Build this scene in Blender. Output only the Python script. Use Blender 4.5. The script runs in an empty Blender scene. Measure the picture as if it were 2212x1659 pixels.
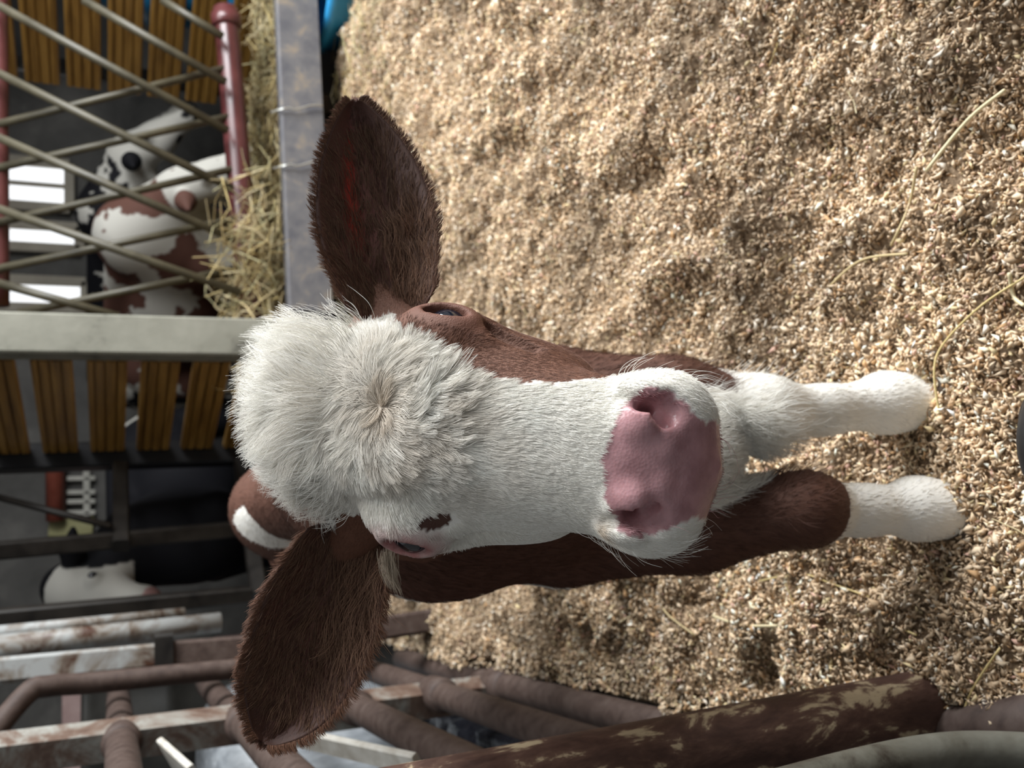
import bpy, math, random
import numpy as np
import openvdb
from mathutils import Vector, Matrix

scene = bpy.context.scene
random.seed(7)
rng = np.random.default_rng(7)

# ------------------------------------------------------------------ camera
# The photograph is stored on its side: the camera is rolled 90 degrees, so that
# the picture's left edge is "up".  World: x right, y away from the camera, z up.
PITCH = math.radians(24.0)
CAM_H = 0.85
FPX = 1950.0                                     # focal length in pixels of the 2212 px wide frame
CF = Vector((0, math.cos(PITCH), -math.sin(PITCH)))
CU = Vector((0, math.sin(PITCH), math.cos(PITCH)))
CR = Vector((1, 0, 0))
CP = Vector((0, 0, CAM_H))
cam_d = bpy.data.cameras.new('camera')
cam = bpy.data.objects.new('camera', cam_d)
scene.collection.objects.link(cam)
cam_d.sensor_fit = 'HORIZONTAL'
cam_d.sensor_width = 36.0
cam_d.lens = 36.0 * FPX / 2212.0
cam_d.clip_start = 0.02
cam_d.clip_end = 60
m = Matrix.Identity(4)
for i, ax in enumerate((-CU, CR, -CF)):
    for j in range(3):
        m[j][i] = ax[j]
m.translation = CP
cam.matrix_world = m
cam_d.dof.use_dof = True
cam_d.dof.focus_distance = 0.60
cam_d.dof.aperture_fstop = 9.0
scene.camera = cam

# ------------------------------------------------------------------ light
world = bpy.data.worlds.new('world')
scene.world = world
world.use_nodes = True
bg = world.node_tree.nodes['Background']
bg.inputs[0].default_value = (0.93, 0.97, 1.0, 1)
bg.inputs[1].default_value = 0.24

def area(name, loc, target, sx, sy, power, col):
    d = bpy.data.lights.new(name, 'AREA')
    d.shape = 'RECTANGLE'
    d.size, d.size_y, d.energy, d.color = sx, sy, power, col
    o = bpy.data.objects.new(name, d)
    scene.collection.objects.link(o)
    o.location = loc
    o.rotation_euler = (Vector(target) - Vector(loc)).to_track_quat('-Z', 'Y').to_euler()
    return o
# daylight through the open long side of the barn (to the right) and the roof lights above the pen
area('daylight_open_side', (2.9, 1.7, 1.85), (-0.2, 0.9, 0.3), 2.6, 1.2, 225, (0.95, 0.98, 1.0))
area('daylight_roof_light', (1.6, 1.5, 3.0), (0.1, 1.2, 0.0), 1.6, 1.6, 78, (0.97, 0.99, 1.0))

vs = scene.view_settings
vs.view_transform = 'Standard'
vs.look = 'None'
vs.gamma = 1.0
vs.use_curve_mapping = False
vs.exposure = 0.12

cy = scene.cycles
cy.max_bounces, cy.diffuse_bounces, cy.glossy_bounces, cy.transmission_bounces = 5, 4, 2, 2
cy.caustics_reflective = cy.caustics_refractive = False

# ------------------------------------------------------------------ helpers
COL = scene.collection

def ray(x, y):
    return CF + CR * ((829.5 - y) / FPX) - CU * ((x - 1106.0) / FPX)
def at_y(x, y, Y):                                # point seen at a pixel, in the upright plane y = Y
    r = ray(x, y)
    return CP + r * (Y / r.y)
def at_z(x, y, z):                                # point seen at a pixel, at height z
    r = ray(x, y)
    return CP + r * ((z - CAM_H) / r.z)

def tag(o, label=None, cat=None, group=None, kind=None):
    if label: o['label'] = label
    if cat: o['category'] = cat
    if group: o['group'] = group
    if kind: o['kind'] = kind
    return o

def empty(name, loc=(0, 0, 0)):
    o = bpy.data.objects.new(name, None)
    o.empty_display_size = 0.05
    COL.objects.link(o)
    o.location = loc
    return o

def link(name, me, mat=None, parent=None, smooth=True):
    o = bpy.data.objects.new(name, me)
    COL.objects.link(o)
    if mat is not None and not me.materials:
        me.materials.append(mat)
    if smooth and len(me.polygons):
        me.polygons.foreach_set('use_smooth', np.ones(len(me.polygons), bool))
    if parent is not None:
        o.parent = parent
        o.matrix_parent_inverse = Matrix.Translation(-parent.location)
    return o

def mesh_np(name, V, faces):
    me = bpy.data.meshes.new(name)
    me.from_pydata([tuple(map(float, v)) for v in V], [], [tuple(int(i) for i in f) for f in faces])
    me.update()
    return me

def mesh_fast(name, V, Fq):
    """V (n,3), Fq (m,k) with k = 3 or 4"""
    me = bpy.data.meshes.new(name)
    k = Fq.shape[1]
    me.vertices.add(len(V))
    me.vertices.foreach_set('co', np.ascontiguousarray(V, np.float32).ravel())
    me.loops.add(Fq.size)
    me.loops.foreach_set('vertex_index', np.ascontiguousarray(Fq, np.int32).ravel())
    me.polygons.add(len(Fq))
    me.polygons.foreach_set('loop_start', np.arange(0, Fq.size, k, dtype=np.int32))
    me.update(calc_edges=True)
    return me

def set_color(me, name, rgb):
    a = me.color_attributes.new(name, 'FLOAT_COLOR', 'POINT')
    c = np.ones((len(rgb), 4), np.float32)
    c[:, :3] = rgb
    a.data.foreach_set('color', c.ravel())

def tube(pts, r, n=14, cap=True, name='tube'):
    """tube mesh along a polyline; r may be a list"""
    pts = [Vector(p) for p in pts]
    rr = r if isinstance(r, (list, tuple)) else [r] * len(pts)
    V, Fc = [], []
    up = None
    for i, p in enumerate(pts):
        a = pts[max(i - 1, 0)]
        b = pts[min(i + 1, len(pts) - 1)]
        d = (b - a).normalized()
        if up is None:
            up = d.orthogonal().normalized()
        up = (up - d * up.dot(d)).normalized()
        s = d.cross(up)
        for k in range(n):
            t = 2 * math.pi * k / n
            V.append(p + (up * math.cos(t) + s * math.sin(t)) * rr[i])
    for i in range(len(pts) - 1):
        for k in range(n):
            Fc.append((i * n + k, i * n + (k + 1) % n, (i + 1) * n + (k + 1) % n, (i + 1) * n + k))
    if cap:
        Fc.append(tuple(range(n - 1, -1, -1)))
        Fc.append(tuple((len(pts) - 1) * n + k for k in range(n)))
    return mesh_np(name, V, Fc)

def smooth_path(pts, sub=5):
    pts = [Vector(p) for p in pts]
    out = []
    for i in range(len(pts) - 1):
        p0, p1, p2, p3 = pts[max(i - 1, 0)], pts[i], pts[i + 1], pts[min(i + 2, len(pts) - 1)]
        for k in range(sub):
            t = k / sub
            out.append(0.5 * ((2 * p1) + (p2 - p0) * t + (2 * p0 - 5 * p1 + 4 * p2 - p3) * t * t + (3 * p1 - p0 - 3 * p2 + p3) * t ** 3))
    out.append(pts[-1])
    return out

def beam(a, b, w, h, side=None, bevel=0.006, name='beam'):
    """box bar from a to b; w across 'side', h across the other direction; bevelled long edges"""
    a, b = Vector(a), Vector(b)
    d = (b - a).normalized()
    s = Vector(side) if side is not None else d.orthogonal()
    s = (s - d * s.dot(d)).normalized()
    t = d.cross(s).normalized()
    hw, hh, e = w / 2, h / 2, min(bevel, w / 3, h / 3)
    prof = [(-hw + e, -hh), (hw - e, -hh), (hw, -hh + e), (hw, hh - e), (hw - e, hh), (-hw + e, hh), (-hw, hh - e), (-hw, -hh + e)]
    V = [p + s * x + t * y for p in (a, b) for x, y in prof]
    n = 8
    Fc = [(k, (k + 1) % n, n + (k + 1) % n, n + k) for k in range(n)]
    Fc += [tuple(range(n - 1, -1, -1)), tuple(range(n, 2 * n))]
    return mesh_np(name, V, Fc)

# ------------------------------------------------------------------ materials
def nt(name):
    mat = bpy.data.materials.new(name)
    mat.use_nodes = True
    t = mat.node_tree
    return mat, t, t.nodes['Principled BSDF'], t.nodes, t.links

def mottled(name, stops, scale=8.0, detail=5.0, rough=(0.5, 0.8), bump=0.0, bscale=60.0, metallic=0.0, stretch=(1, 1, 1), spec=0.4, dist=0.3):
    """noise-driven colour ramp; object coordinates"""
    mat, t, b, N, Lk = nt(name)
    tc = N.new('ShaderNodeTexCoord')
    mp = N.new('ShaderNodeMapping')
    mp.inputs['Scale'].default_value = stretch
    Lk.new(tc.outputs['Object'], mp.inputs[0])
    no = N.new('ShaderNodeTexNoise')
    no.inputs['Scale'].default_value = scale
    no.inputs['Detail'].default_value = detail
    no.inputs['Roughness'].default_value = 0.65
    no.inputs['Distortion'].default_value = dist
    Lk.new(mp.outputs[0], no.inputs['Vector'])
    cr = N.new('ShaderNodeValToRGB')
    el = cr.color_ramp.elements
    while len(el) < len(stops):
        el.new(0.5)
    for e, (p, c) in zip(el, stops):
        e.position = p
        e.color = (*c, 1)
    Lk.new(no.outputs[0], cr.inputs[0])
    Lk.new(cr.outputs[0], b.inputs['Base Color'])
    mr = N.new('ShaderNodeMapRange')
    mr.inputs[3].default_value, mr.inputs[4].default_value = rough
    Lk.new(no.outputs[0], mr.inputs[0])
    Lk.new(mr.outputs[0], b.inputs['Roughness'])
    b.inputs['Metallic'].default_value = metallic
    b.inputs['Specular IOR Level'].default_value = spec
    if bump:
        n2 = N.new('ShaderNodeTexNoise')
        n2.inputs['Scale'].default_value = bscale
        n2.inputs['Detail'].default_value = 6
        Lk.new(mp.outputs[0], n2.inputs['Vector'])
        bp = N.new('ShaderNodeBump')
        bp.inputs['Strength'].default_value = bump
        bp.inputs['Distance'].default_value = 0.004
        Lk.new(n2.outputs[0], bp.inputs['Height'])
        Lk.new(bp.outputs[0], b.inputs['Normal'])
    return mat

def vcol(name, attr='col', rough=0.7, spec=0.3, bump=0.0, bscale=300.0, sss=0.0):
    mat, t, b, N, Lk = nt(name)
    a = N.new('ShaderNodeAttribute')
    a.attribute_name = attr
    Lk.new(a.outputs['Color'], b.inputs['Base Color'])
    b.inputs['Roughness'].default_value = rough
    b.inputs['Specular IOR Level'].default_value = spec
    if bump:
        tc = N.new('ShaderNodeTexCoord')
        n2 = N.new('ShaderNodeTexNoise')
        n2.inputs['Scale'].default_value = bscale
        n2.inputs['Detail'].default_value = 4
        Lk.new(tc.outputs['Object'], n2.inputs['Vector'])
        bp = N.new('ShaderNodeBump')
        bp.inputs['Strength'].default_value = bump
        bp.inputs['Distance'].default_value = 0.002
        Lk.new(n2.outputs[0], bp.inputs['Height'])
        Lk.new(bp.outputs[0], b.inputs['Normal'])
    return mat

def plain(name, c, rough=0.5, metallic=0.0, spec=0.5, coat=0.0):
    mat, t, b, N, Lk = nt(name)
    b.inputs['Base Color'].default_value = (*c, 1)
    b.inputs['Roughness'].default_value = rough
    b.inputs['Metallic'].default_value = metallic
    b.inputs['Specular IOR Level'].default_value = spec
    b.inputs['Coat Weight'].default_value = coat
    return mat

# ------------------------------------------------------------------ smooth solid modelling (distance fields -> one mesh)
def smin(a, b, k):
    h = np.clip(0.5 + 0.5 * (b - a) / k, 0, 1)
    return b + (a - b) * h - k * h * (1 - h)
def smax(a, b, k):
    return -smin(-a, -b, k)
def sd_ell(P, c, r, M=None):
    v = P - np.asarray(c, np.float32)
    if M is not None:
        v = v @ np.asarray(M, np.float32).T
    r = np.asarray(r, np.float32)
    k0 = np.sqrt(((v / r) ** 2).sum(1)) + 1e-6
    k1 = np.sqrt(((v / (r * r)) ** 2).sum(1)) + 1e-6
    return k0 * (k0 - 1.0) / k1
def sd_cone(P, a, b, ra, rb):
    a = np.asarray(a, np.float32); b = np.asarray(b, np.float32)
    ba = b - a
    pa = P - a
    h = np.clip((pa @ ba) / float(ba @ ba), 0, 1)
    return np.sqrt(((pa - h[:, None] * ba) ** 2).sum(1)) - (ra + (rb - ra) * h)
def sd_chain(P, pts, rr, k=0.012):
    d = None
    for i in range(len(pts) - 1):
        e = sd_cone(P, pts[i], pts[i + 1], rr[i], rr[i + 1])
        d = e if d is None else smin(d, e, k)
    return d

def solid(fn, lo, hi, vox, name):
    lo = np.asarray(lo, float); hi = np.asarray(hi, float)
    B = 8
    nb = np.ceil((hi - lo) / (vox * B)).astype(int)
    g = np.stack(np.meshgrid(*[np.arange(n) for n in nb], indexing='ij'), -1).reshape(-1, 3)
    cen = (lo + (g + 0.5 - 0.5 / B) * B * vox).astype(np.float32)
    d = np.concatenate([fn(c) for c in np.array_split(cen, max(1, len(cen) // 60000))])
    arr = np.where(d > 0, 0.05, -0.05).astype(np.float32).reshape(nb)
    arr = np.repeat(np.repeat(np.repeat(arr, B, 0), B, 1), B, 2)
    near = g[np.abs(d) < B * vox * 1.6]
    off = np.stack(np.meshgrid(*[np.arange(B)] * 3, indexing='ij'), -1).reshape(-1, 3)
    for ch in np.array_split(near, max(1, len(near) // 600)):
        idx = (ch[:, None, :] * B + off[None]).reshape(-1, 3)
        v = fn((lo + idx * vox).astype(np.float32))
        arr[idx[:, 0], idx[:, 1], idx[:, 2]] = v
    gr = openvdb.FloatGrid(0.05)
    gr.copyFromArray(arr)
    V, Q = gr.convertToQuads(0.0)
    V = V * vox + lo
    return mesh_fast(name, V, np.ascontiguousarray(Q)), V

def wob(P, f, seed=0.0):
    """cheap smooth 3-D wobble in -1..1"""
    x, y, z = P[:, 0] * f, P[:, 1] * f, P[:, 2] * f
    return (np.sin(x * 1.7 + 2.1 * np.sin(y * 1.1 + seed)) + np.sin(y * 1.9 + 1.7 * np.sin(z * 1.3 + 2 * seed)) + np.sin(z * 1.6 + 1.9 * np.sin(x * 1.2 - seed))) / 3.0

# ------------------------------------------------------------------ hair
def clump_to(P, roots, amount, per, seed):
    from mathutils.kdtree import KDTree
    n = len(roots)
    r = np.random.default_rng(seed)
    g = r.choice(n, max(4, n // per), replace=False)
    kd = KDTree(len(g))
    for i, k in enumerate(g):
        kd.insert(roots[k], i)
    kd.balance()
    near = g[np.array([kd.find(p)[1] for p in roots])]
    t = np.linspace(0, 1, P.shape[1])[None, :, None]
    am = (amount * (.4 + .8 * r.random(n)))[:, None, None]
    return P + (P[near] - P) * np.clip(am * t ** 1.2, 0, .95)

def hair(name, roots, dirs, norms, length, rgb, radius, mat, parent=None, npts=5, lift=0.35, droop=0.5, curl=0.0, clump=0.0, seed=1):
    """strands: leave the skin along dirs*cos + norms*sin and lay down along dirs"""
    n = len(roots)
    r = np.random.default_rng(seed)
    t = np.linspace(0, 1, npts)[None, :, None]
    L = length[:, None, None]
    li = (lift * (0.7 + 0.6 * r.random(n)))[:, None, None]
    P = roots[:, None, :] + L * (dirs[:, None, :] * (t * (1 - li) + li * droop * t * t) + norms[:, None, :] * li * (t - 0.5 * droop * t * t))
    if curl:
        side = np.cross(dirs, norms)
        ph = (wob(roots, 60, 1.0) * 3 + r.random(n) * 1.5)[:, None, None]
        P = P + L * curl * side[:, None, :] * np.sin(t * 3.4 + ph) * t
    if clump:
        P = clump_to(P, roots, clump, 22, seed + 9)
    cu = bpy.data.hair_curves.new(name)
    cu.add_curves([npts] * n)
    cu.points.foreach_set('position', np.ascontiguousarray(P, np.float32).ravel())
    rad = (radius * np.array([1.0, 1.0, 0.9, 0.7, 0.3] if npts == 5 else np.linspace(1, .3, npts)))[None, :] * np.ones((n, 1))
    cu.points.foreach_set('radius', np.ascontiguousarray(rad, np.float32).ravel())
    a = cu.attributes.new('col', 'FLOAT_COLOR', 'CURVE')
    c = np.ones((n, 4), np.float32)
    c[:, :3] = rgb
    a.data.foreach_set('color', c.ravel())
    cu.materials.append(mat)
    o = bpy.data.objects.new(name, cu)
    COL.objects.link(o)
    if parent is not None:
        o.parent = parent
        o.matrix_parent_inverse = Matrix.Translation(-parent.location)
    return o

def scatter(V, Q, dens, n, seed):
    """n points on a quad mesh, density per face; returns points, normals"""
    r = np.random.default_rng(seed)
    a, b, c, d = (V[Q[:, i]] for i in range(4))
    nr = np.cross(c - a, d - b)
    ar = np.linalg.norm(nr, axis=1)
    nr = nr / (ar[:, None] + 1e-12)
    w = ar * dens
    f = r.choice(len(Q), n, p=w / w.sum())
    s, t = r.random((n, 1)), r.random((n, 1))
    P = (a[f] * (1 - s) + b[f] * s) * (1 - t) + (d[f] * (1 - s) + c[f] * s) * t
    return P, nr[f]
# ================================================================== the setting
def vnoise(x, y, cell, seed):
    r = np.random.default_rng(seed)
    T = r.random((256, 256))
    gx, gy = x / cell, y / cell
    ix, iy = np.floor(gx).astype(int), np.floor(gy).astype(int)
    fx, fy = gx - ix, gy - iy
    fx, fy = fx * fx * (3 - 2 * fx), fy * fy * (3 - 2 * fy)
    g = lambda i, j: T[i % 256, j % 256]
    return (g(ix, iy) * (1 - fx) + g(ix + 1, iy) * fx) * (1 - fy) + (g(ix, iy + 1) * (1 - fx) + g(ix + 1, iy + 1) * fx) * fy

def fence_x(y):                                   # the line of the pipe fence on the left of the pen
    return -.69 - .2 * (y - 1.91)
PITS = [(.52, 1.52, .07), (.20, 1.40, .06), (.36, 1.95, .08), (.62, 1.12, .06), (.28, 1.06, .06), (.70, 1.75, .06), (.52, 2.25, .08), (.15, 1.85, .06), (.10, .95, .05),
        (-.38, .98, .05), (-.47, 1.28, .08), (-.52, 1.55, .06), (.42, .80, .05), (.83, 2.3, .08), (.36, 2.75, .09), (.98, 2.9, .07), (.24, .66, .05), (-.02, .70, .045), (-.137, .66, .045)]
def dust_z(x, y):
    z = .032 + .050 * (vnoise(x, y, .23, 1) - .5) + .048 * (vnoise(x, y, .085, 2) - .5) + .030 * (vnoise(x, y, .038, 3) - .5) + .014 * (vnoise(x, y, .016, 4) - .5)
    for px_, py_, r_ in PITS:
        z = z - .030 * np.exp(-((x - px_) ** 2 + (y - py_) ** 2) / (r_ * r_) * 1.6)
    k = np.exp(-((x + .08) ** 2 / .16 ** 2 + (y - .675) ** 2 / .085 ** 2))
    z = z * (1 - k) + (.037 + .012 * (vnoise(x, y, .03, 5) - .5)) * k
    z = z + .03 * np.clip((y - 2.9) / .4, 0, 1)
    return np.maximum(z, .004)

M_conc = mottled('barn_concrete', [(.25, (.055, .053, .050)), (.55, (.125, .12, .112)), (.8, (.235, .225, .205))], 2.6, 8, (.75, .95), bump=.3, bscale=40)
M_floor = mottled('barn_floor_concrete', [(.3, (.008, .0075, .007)), (.7, (.035, .032, .028))], 3.0, 8, (.5, .9), bump=.3, bscale=50)
def quad(name, P, mat, kind='structure'):
    o = link(name, mesh_np(name, P, [(0, 1, 2, 3)]), mat, smooth=False)
    return tag(o, kind=kind)
fl = quad('floor', [(-6, -1.5, -.02), (6, -1.5, -.02), (6, 7.2, -.02), (-6, 7.2, -.02)], M_floor)
tag(fl, 'dark stained concrete floor of the barn beyond the pen')

# sawdust bed: uneven ground with loose chips lying on it
xs = np.arange(-1.05, 2.35, .013); ys = np.arange(.10, 3.31, .013)
X, Y = np.meshgrid(xs, ys)
left = fence_x(Y) + .02
X = np.maximum(X, left)
Z = dust_z(X, Y)
edge = np.clip((X - left) / .05, 0, 1)
Z = Z * edge + .0 * (1 - edge) - .012 * (1 - edge)
nx = len(xs)
ii = np.arange(len(ys) - 1)[:, None] * nx + np.arange(nx - 1)[None]
Fq = np.stack([ii, ii + 1, ii + nx + 1, ii + nx], -1).reshape(-1, 4)
keepf = (np.abs(X[:-1, :-1] - X[:-1, 1:]) > 1e-6).ravel()
Fq = Fq[keepf]
M_dust = mottled('sawdust_ground', [(.25, (.08, .052, .03)), (.5, (.21, .145, .09)), (.72, (.40, .30, .20))], 120, 4, (.85, .95), bump=.8, bscale=260, spec=.2)
me = mesh_fast('sawdust_bed', np.stack([X, Y, Z], -1).reshape(-1, 3), Fq)
dust = link('ground', me, M_dust)
tag(dust, 'tan sawdust bedding covering the ground of the pen', kind='structure')

NG = 262000
r = np.random.default_rng(21)
gy = .42 + 2.86 * r.random(NG * 3) ** 1.55
gx = r.uniform(-1.0, 2.3, NG * 3)
ok = (gx > fence_x(gy) + .03) & (np.abs(gx + .05) < .47 * gy + .33)
gx, gy = gx[ok][:NG], gy[ok][:NG]
n = len(gx)
gz = dust_z(gx, gy)
ln = .0040 * np.exp(r.normal(0, .38, n)); ln = np.clip(ln, .0018, .0105) * (1 + .12 * np.clip(gy - 1.2, 0, 2))
wd = ln * r.uniform(.28, .55, n)
th = wd * r.uniform(.5, .95, n)
yaw = r.uniform(0, 2 * np.pi, n); pit = r.normal(0, .65, n); rol = r.uniform(0, 2 * np.pi, n)
cy, sy, cp, sp = np.cos(yaw), np.sin(yaw), np.cos(pit), np.sin(pit)
ax = np.stack([cy * cp, sy * cp, sp], 1)
h0 = np.stack([-sy, cy, 0 * cy], 1); h1 = np.cross(ax, h0)
bx = h0 * np.cos(rol)[:, None] + h1 * np.sin(rol)[:, None]; by = np.cross(ax, bx)
cen = np.stack([gx, gy, gz + .0075 * r.random(n) ** 1.3 + .0008], 1)
bend = r.uniform(-.5, .5, n)[:, None] * ln[:, None]
# a chip: six corners, pointed ends, bent middle
tmpl = np.array([(-1, 0, 0), (-.1, 1, 0), (.1, 0, 1), (-.1, -1, 0), (.1, 0, -1), (1, 0, 0)])
F8 = np.array([(0, 1, 2), (0, 2, 3), (0, 3, 4), (0, 4, 1), (5, 2, 1), (5, 3, 2), (5, 4, 3), (5, 1, 4)])
V = cen[:, None] + ax[:, None] * (tmpl[None, :, 0:1] * ln[:, None, None]) + bx[:, None] * (tmpl[None, :, 1:2] * wd[:, None, None]) + by[:, None] * (tmpl[None, :, 2:3] * th[:, None, None])
V[:, [0, 5]] += by[:, None] * bend[:, None]
Fg = (F8[None] + (np.arange(n) * 6)[:, None, None]).reshape(-1, 3)
me = mesh_fast('sawdust_chips', V.reshape(-1, 3), Fg)
pal = np.array([(.66, .53, .385), (.76, .65, .51), (.55, .42, .29), (.88, .84, .77), (.48, .32, .18), (.38, .29, .20), (.68, .47, .40), (.68, .59, .38)])
pk = r.choice(8, n, p=[.29, .25, .19, .09, .06, .06, .02, .04])
gc = pal[pk] * np.array([1.07, .99, .89]) * r.uniform(.75, 1.15, (n, 1)) * (.80 + .40 * vnoise(gx, gy, .12, 9))[:, None]
# patches made darker by noise
gc *= (1 - .35 * np.clip((vnoise(gx, gy, .17, 14) - .62) * 5, 0, 1))[:, None]
set_color(me, 'col', np.repeat(np.clip(gc, 0, .92), 6, 0))
M_chip = vcol('sawdust_chip', rough=.72, spec=.22)
chips = link('sawdust', me, M_chip)
tag(chips, 'loose tan sawdust and wood chips strewn over the pen ground', 'sawdust', kind='stuff')

# walls
PINKW = mottled('pink_block', [(.3, (.42, .27, .25)), (.7, (.62, .45, .42))], 5, 5, (.7, .9))
wl = mesh_np('wall_back', [(-5, 6.3, -.02), (5, 6.3, -.02), (5, 6.3, 3), (-5, 6.3, 3), (-5, 6.5, -.02), (5, 6.5, -.02), (5, 6.5, 3), (-5, 6.5, 3)],
             [(0, 1, 2, 3), (4, 7, 6, 5), (0, 3, 7, 4), (1, 5, 6, 2), (3, 2, 6, 7)])
wb = link('wall_back', wl, M_conc, smooth=False); tag(wb, 'stained grey concrete wall at the back of the barn', kind='structure')

# roof and side wall added out of view to darken the background
M_shade_roof = mottled('shade_roof_sheet', [(.3, (.05, .045, .04)), (.7, (.12, .11, .10))], 2.0, 5, (.7, .9))
quad('ceiling_shade', [(-5, 2.7, 2.7), (-5, 6.5, 2.7), (5, 6.5, 2.7), (5, 2.7, 2.7)], M_shade_roof)['label'] = 'unseen dark sheet roof added over the back of the barn as shade'
quad('wall_left_shade', [(-3.4, -1.5, -.02), (-3.4, 6.3, -.02), (-3.4, 6.3, 2.7), (-3.4, -1.5, 2.7)], M_conc)['label'] = 'unseen grey concrete wall added along the left of the barn as shade'
# bright openings in the back wall, behind the lattice gate
mat, t, b, N, Lk = nt('daylight_pane')
em = N.new('ShaderNodeEmission'); em.inputs[0].default_value = (.96, .98, 1.0, 1); em.inputs[1].default_value = 1.25
Lk.new(em.outputs[0], N['Material Output'].inputs[0])
M_day = mat
M_frame = mottled('window_frame_paint', [(.3, (.34, .30, .24)), (.7, (.48, .44, .36))], 6, 4, (.6, .8))
def window(nm, x0, x1, y0, y1, bars, label):
    root = empty(nm, at_y((x0 + x1) / 2, (y0 + y1) / 2, 6.27)); tag(root, label, kind='structure')
    a_, b_ = at_y(x1, y1, 6.27), at_y(x0, y0, 6.27)
    X0, X1, Z0, Z1 = a_.x, b_.x, a_.z, b_.z
    link('pane', mesh_np('pane', [(X0, 6.285, Z0), (X1, 6.285, Z0), (X1, 6.285, Z1), (X0, 6.285, Z1)], [(0, 1, 2, 3)]), M_day, root, smooth=False)
    w = .05
    for p, q in (((X0, Z0), (X0, Z1)), ((X1, Z0), (X1, Z1)), ((X0, Z0), (X1, Z0)), ((X0, Z1), (X1, Z1))):
        link('frame', beam((p[0], 6.26, p[1]), (q[0], 6.26, q[1]), w, .06, (0, 1, 0)), M_frame, root, smooth=False)
    for k in range(bars):
        xx = X0 + (X1 - X0) * (k + 1) / (bars + 1)
        link('bar', beam((xx, 6.265, Z0), (xx, 6.265, Z1), .022, .03, (0, 1, 0)), M_frame, root, smooth=False)
    return root
window('window_1', -60, 150, 338, 452, 1, 'bright daylight window in the back wall behind the lattice gate')
window('window_2', -60, 172, 478, 540, 0, 'narrow bright opening between wall piers behind the lattice gate')
window('window_3', -60, 185, 600, 668, 0, 'bright opening in the back wall beside the pale post')
# ================================================================== things in the barn
M_postp = mottled('grey_green_paint', [(.30, (.07, .066, .055)), (.40, (.20, .197, .16)), (.7, (.265, .26, .215))], 7, 6, (.45, .7), bump=.15, bscale=80)
M_plate = mottled('dusty_steel', [(.35, (.105, .105, .118)), (.55, (.15, .145, .148)), (.68, (.25, .205, .155))], 14, 6, (.35, .7), bump=.1, metallic=.3)
M_pinkp = mottled('oxblood_paint', [(.3, (.055, .013, .013)), (.7, (.115, .032, .032))], 7, 5, (.22, .40), spec=.6)
M_rod = mottled('khaki_rod', [(.3, (.04, .034, .020)), (.7, (.085, .074, .045))], 12, 4, (.35, .6), spec=.5)
M_plank = mottled('varnished_plank', [(.25, (.09, .042, .010)), (.5, (.27, .14, .03)), (.75, (.42, .24, .06))], 5, 6, (.22, .42), stretch=(.6, .6, 9), spec=.6)
M_black = mottled('black_steel', [(.3, (.003, .003, .004)), (.75, (.010, .0095, .010))], 10, 4, (.3, .5), spec=.25)
M_dark = mottled('dark_steel', [(.3, (.006, .005, .0045)), (.7, (.026, .022, .018))], 9, 5, (.3, .6), spec=.3)
M_rust = mottled('rusty_pipe', [(.3, (.040, .024, .019)), (.5, (.070, .045, .036)), (.72, (.098, .070, .058))], 42, 8, (.55, .8), bump=.05, bscale=300)
M_chip2 = mottled('chipped_cream_paint', [(.40, (.055, .026, .019)), (.50, (.085, .042, .030)), (.555, (.12, .065, .045)), (.60, (.46, .36, .23))], 26, 8, (.5, .8), bump=.35, bscale=120, stretch=(1, 1, .45), dist=.6)
M_whitep = mottled('white_enamel_rust', [(.36, (.07, .032, .02)), (.44, (.20, .17, .14)), (.56, (.36, .37, .365))], 9, 7, (.3, .6), dist=.8)
M_greenp = mottled('grey_green_pipe', [(.34, (.045, .037, .028)), (.47, (.115, .108, .085)), (.7, (.175, .17, .14))], 17, 7, (.4, .7), bump=.2)
M_blue = plain('blue_plastic', (.035, .30, .62), .32, spec=.5)
M_wire = plain('galvanised_wire', (.55, .55, .52), .35, metallic=.8)
M_straw = vcol('straw', rough=.5, spec=.4)

def stalks(name, cen, dirs, ln, rad, rgb, seed, bendy=.12):
    """thin bent triangular stalks, one mesh"""
    n = len(cen)
    r = np.random.default_rng(seed)
    d = dirs / np.linalg.norm(dirs, axis=1)[:, None]
    s = np.cross(d, r.normal(size=(n, 3))); s /= np.linalg.norm(s, axis=1)[:, None]
    t = np.cross(d, s)
    kink = r.uniform(-1, 1, (n, 1)) * ln[:, None] * bendy
    pts = [cen - d * ln[:, None] / 2, cen + s * kink, cen + d * ln[:, None] / 2 + t * kink * .4]
    V = np.zeros((n, 9, 3))
    for i, p in enumerate(pts):
        for k in range(3):
            a_ = 2 * math.pi * k / 3
            V[:, i * 3 + k] = p + (s * math.cos(a_) + t * math.sin(a_)) * (rad * (1 if i < 2 else .7))[:, None]
    q = []
    for i in range(2):
        for k in range(3):
            q.append((i * 3 + k, i * 3 + (k + 1) % 3, i * 3 + 3 + (k + 1) % 3, i * 3 + 3 + k))
    Fq = (np.array(q)[None] + (np.arange(n) * 9)[:, None, None]).reshape(-1, 4)
    me = mesh_fast(name, V.reshape(-1, 3), Fq)
    set_color(me, 'col', np.repeat(rgb, 9, 0))
    return me
STRAW = np.array([(.56, .44, .20), (.46, .36, .19), (.62, .53, .33), (.36, .27, .13), (.40, .36, .20)])

# --- pale square post
post = link('pen_post', beam((.137, 2.93, -.02), (.137, 2.93, 1.75), .118, .11, (math.cos(.17), math.sin(.17), 0), .006), M_postp, smooth=False)
tag(post, 'pale grey-green square steel post standing behind the calf', 'post')

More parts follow.
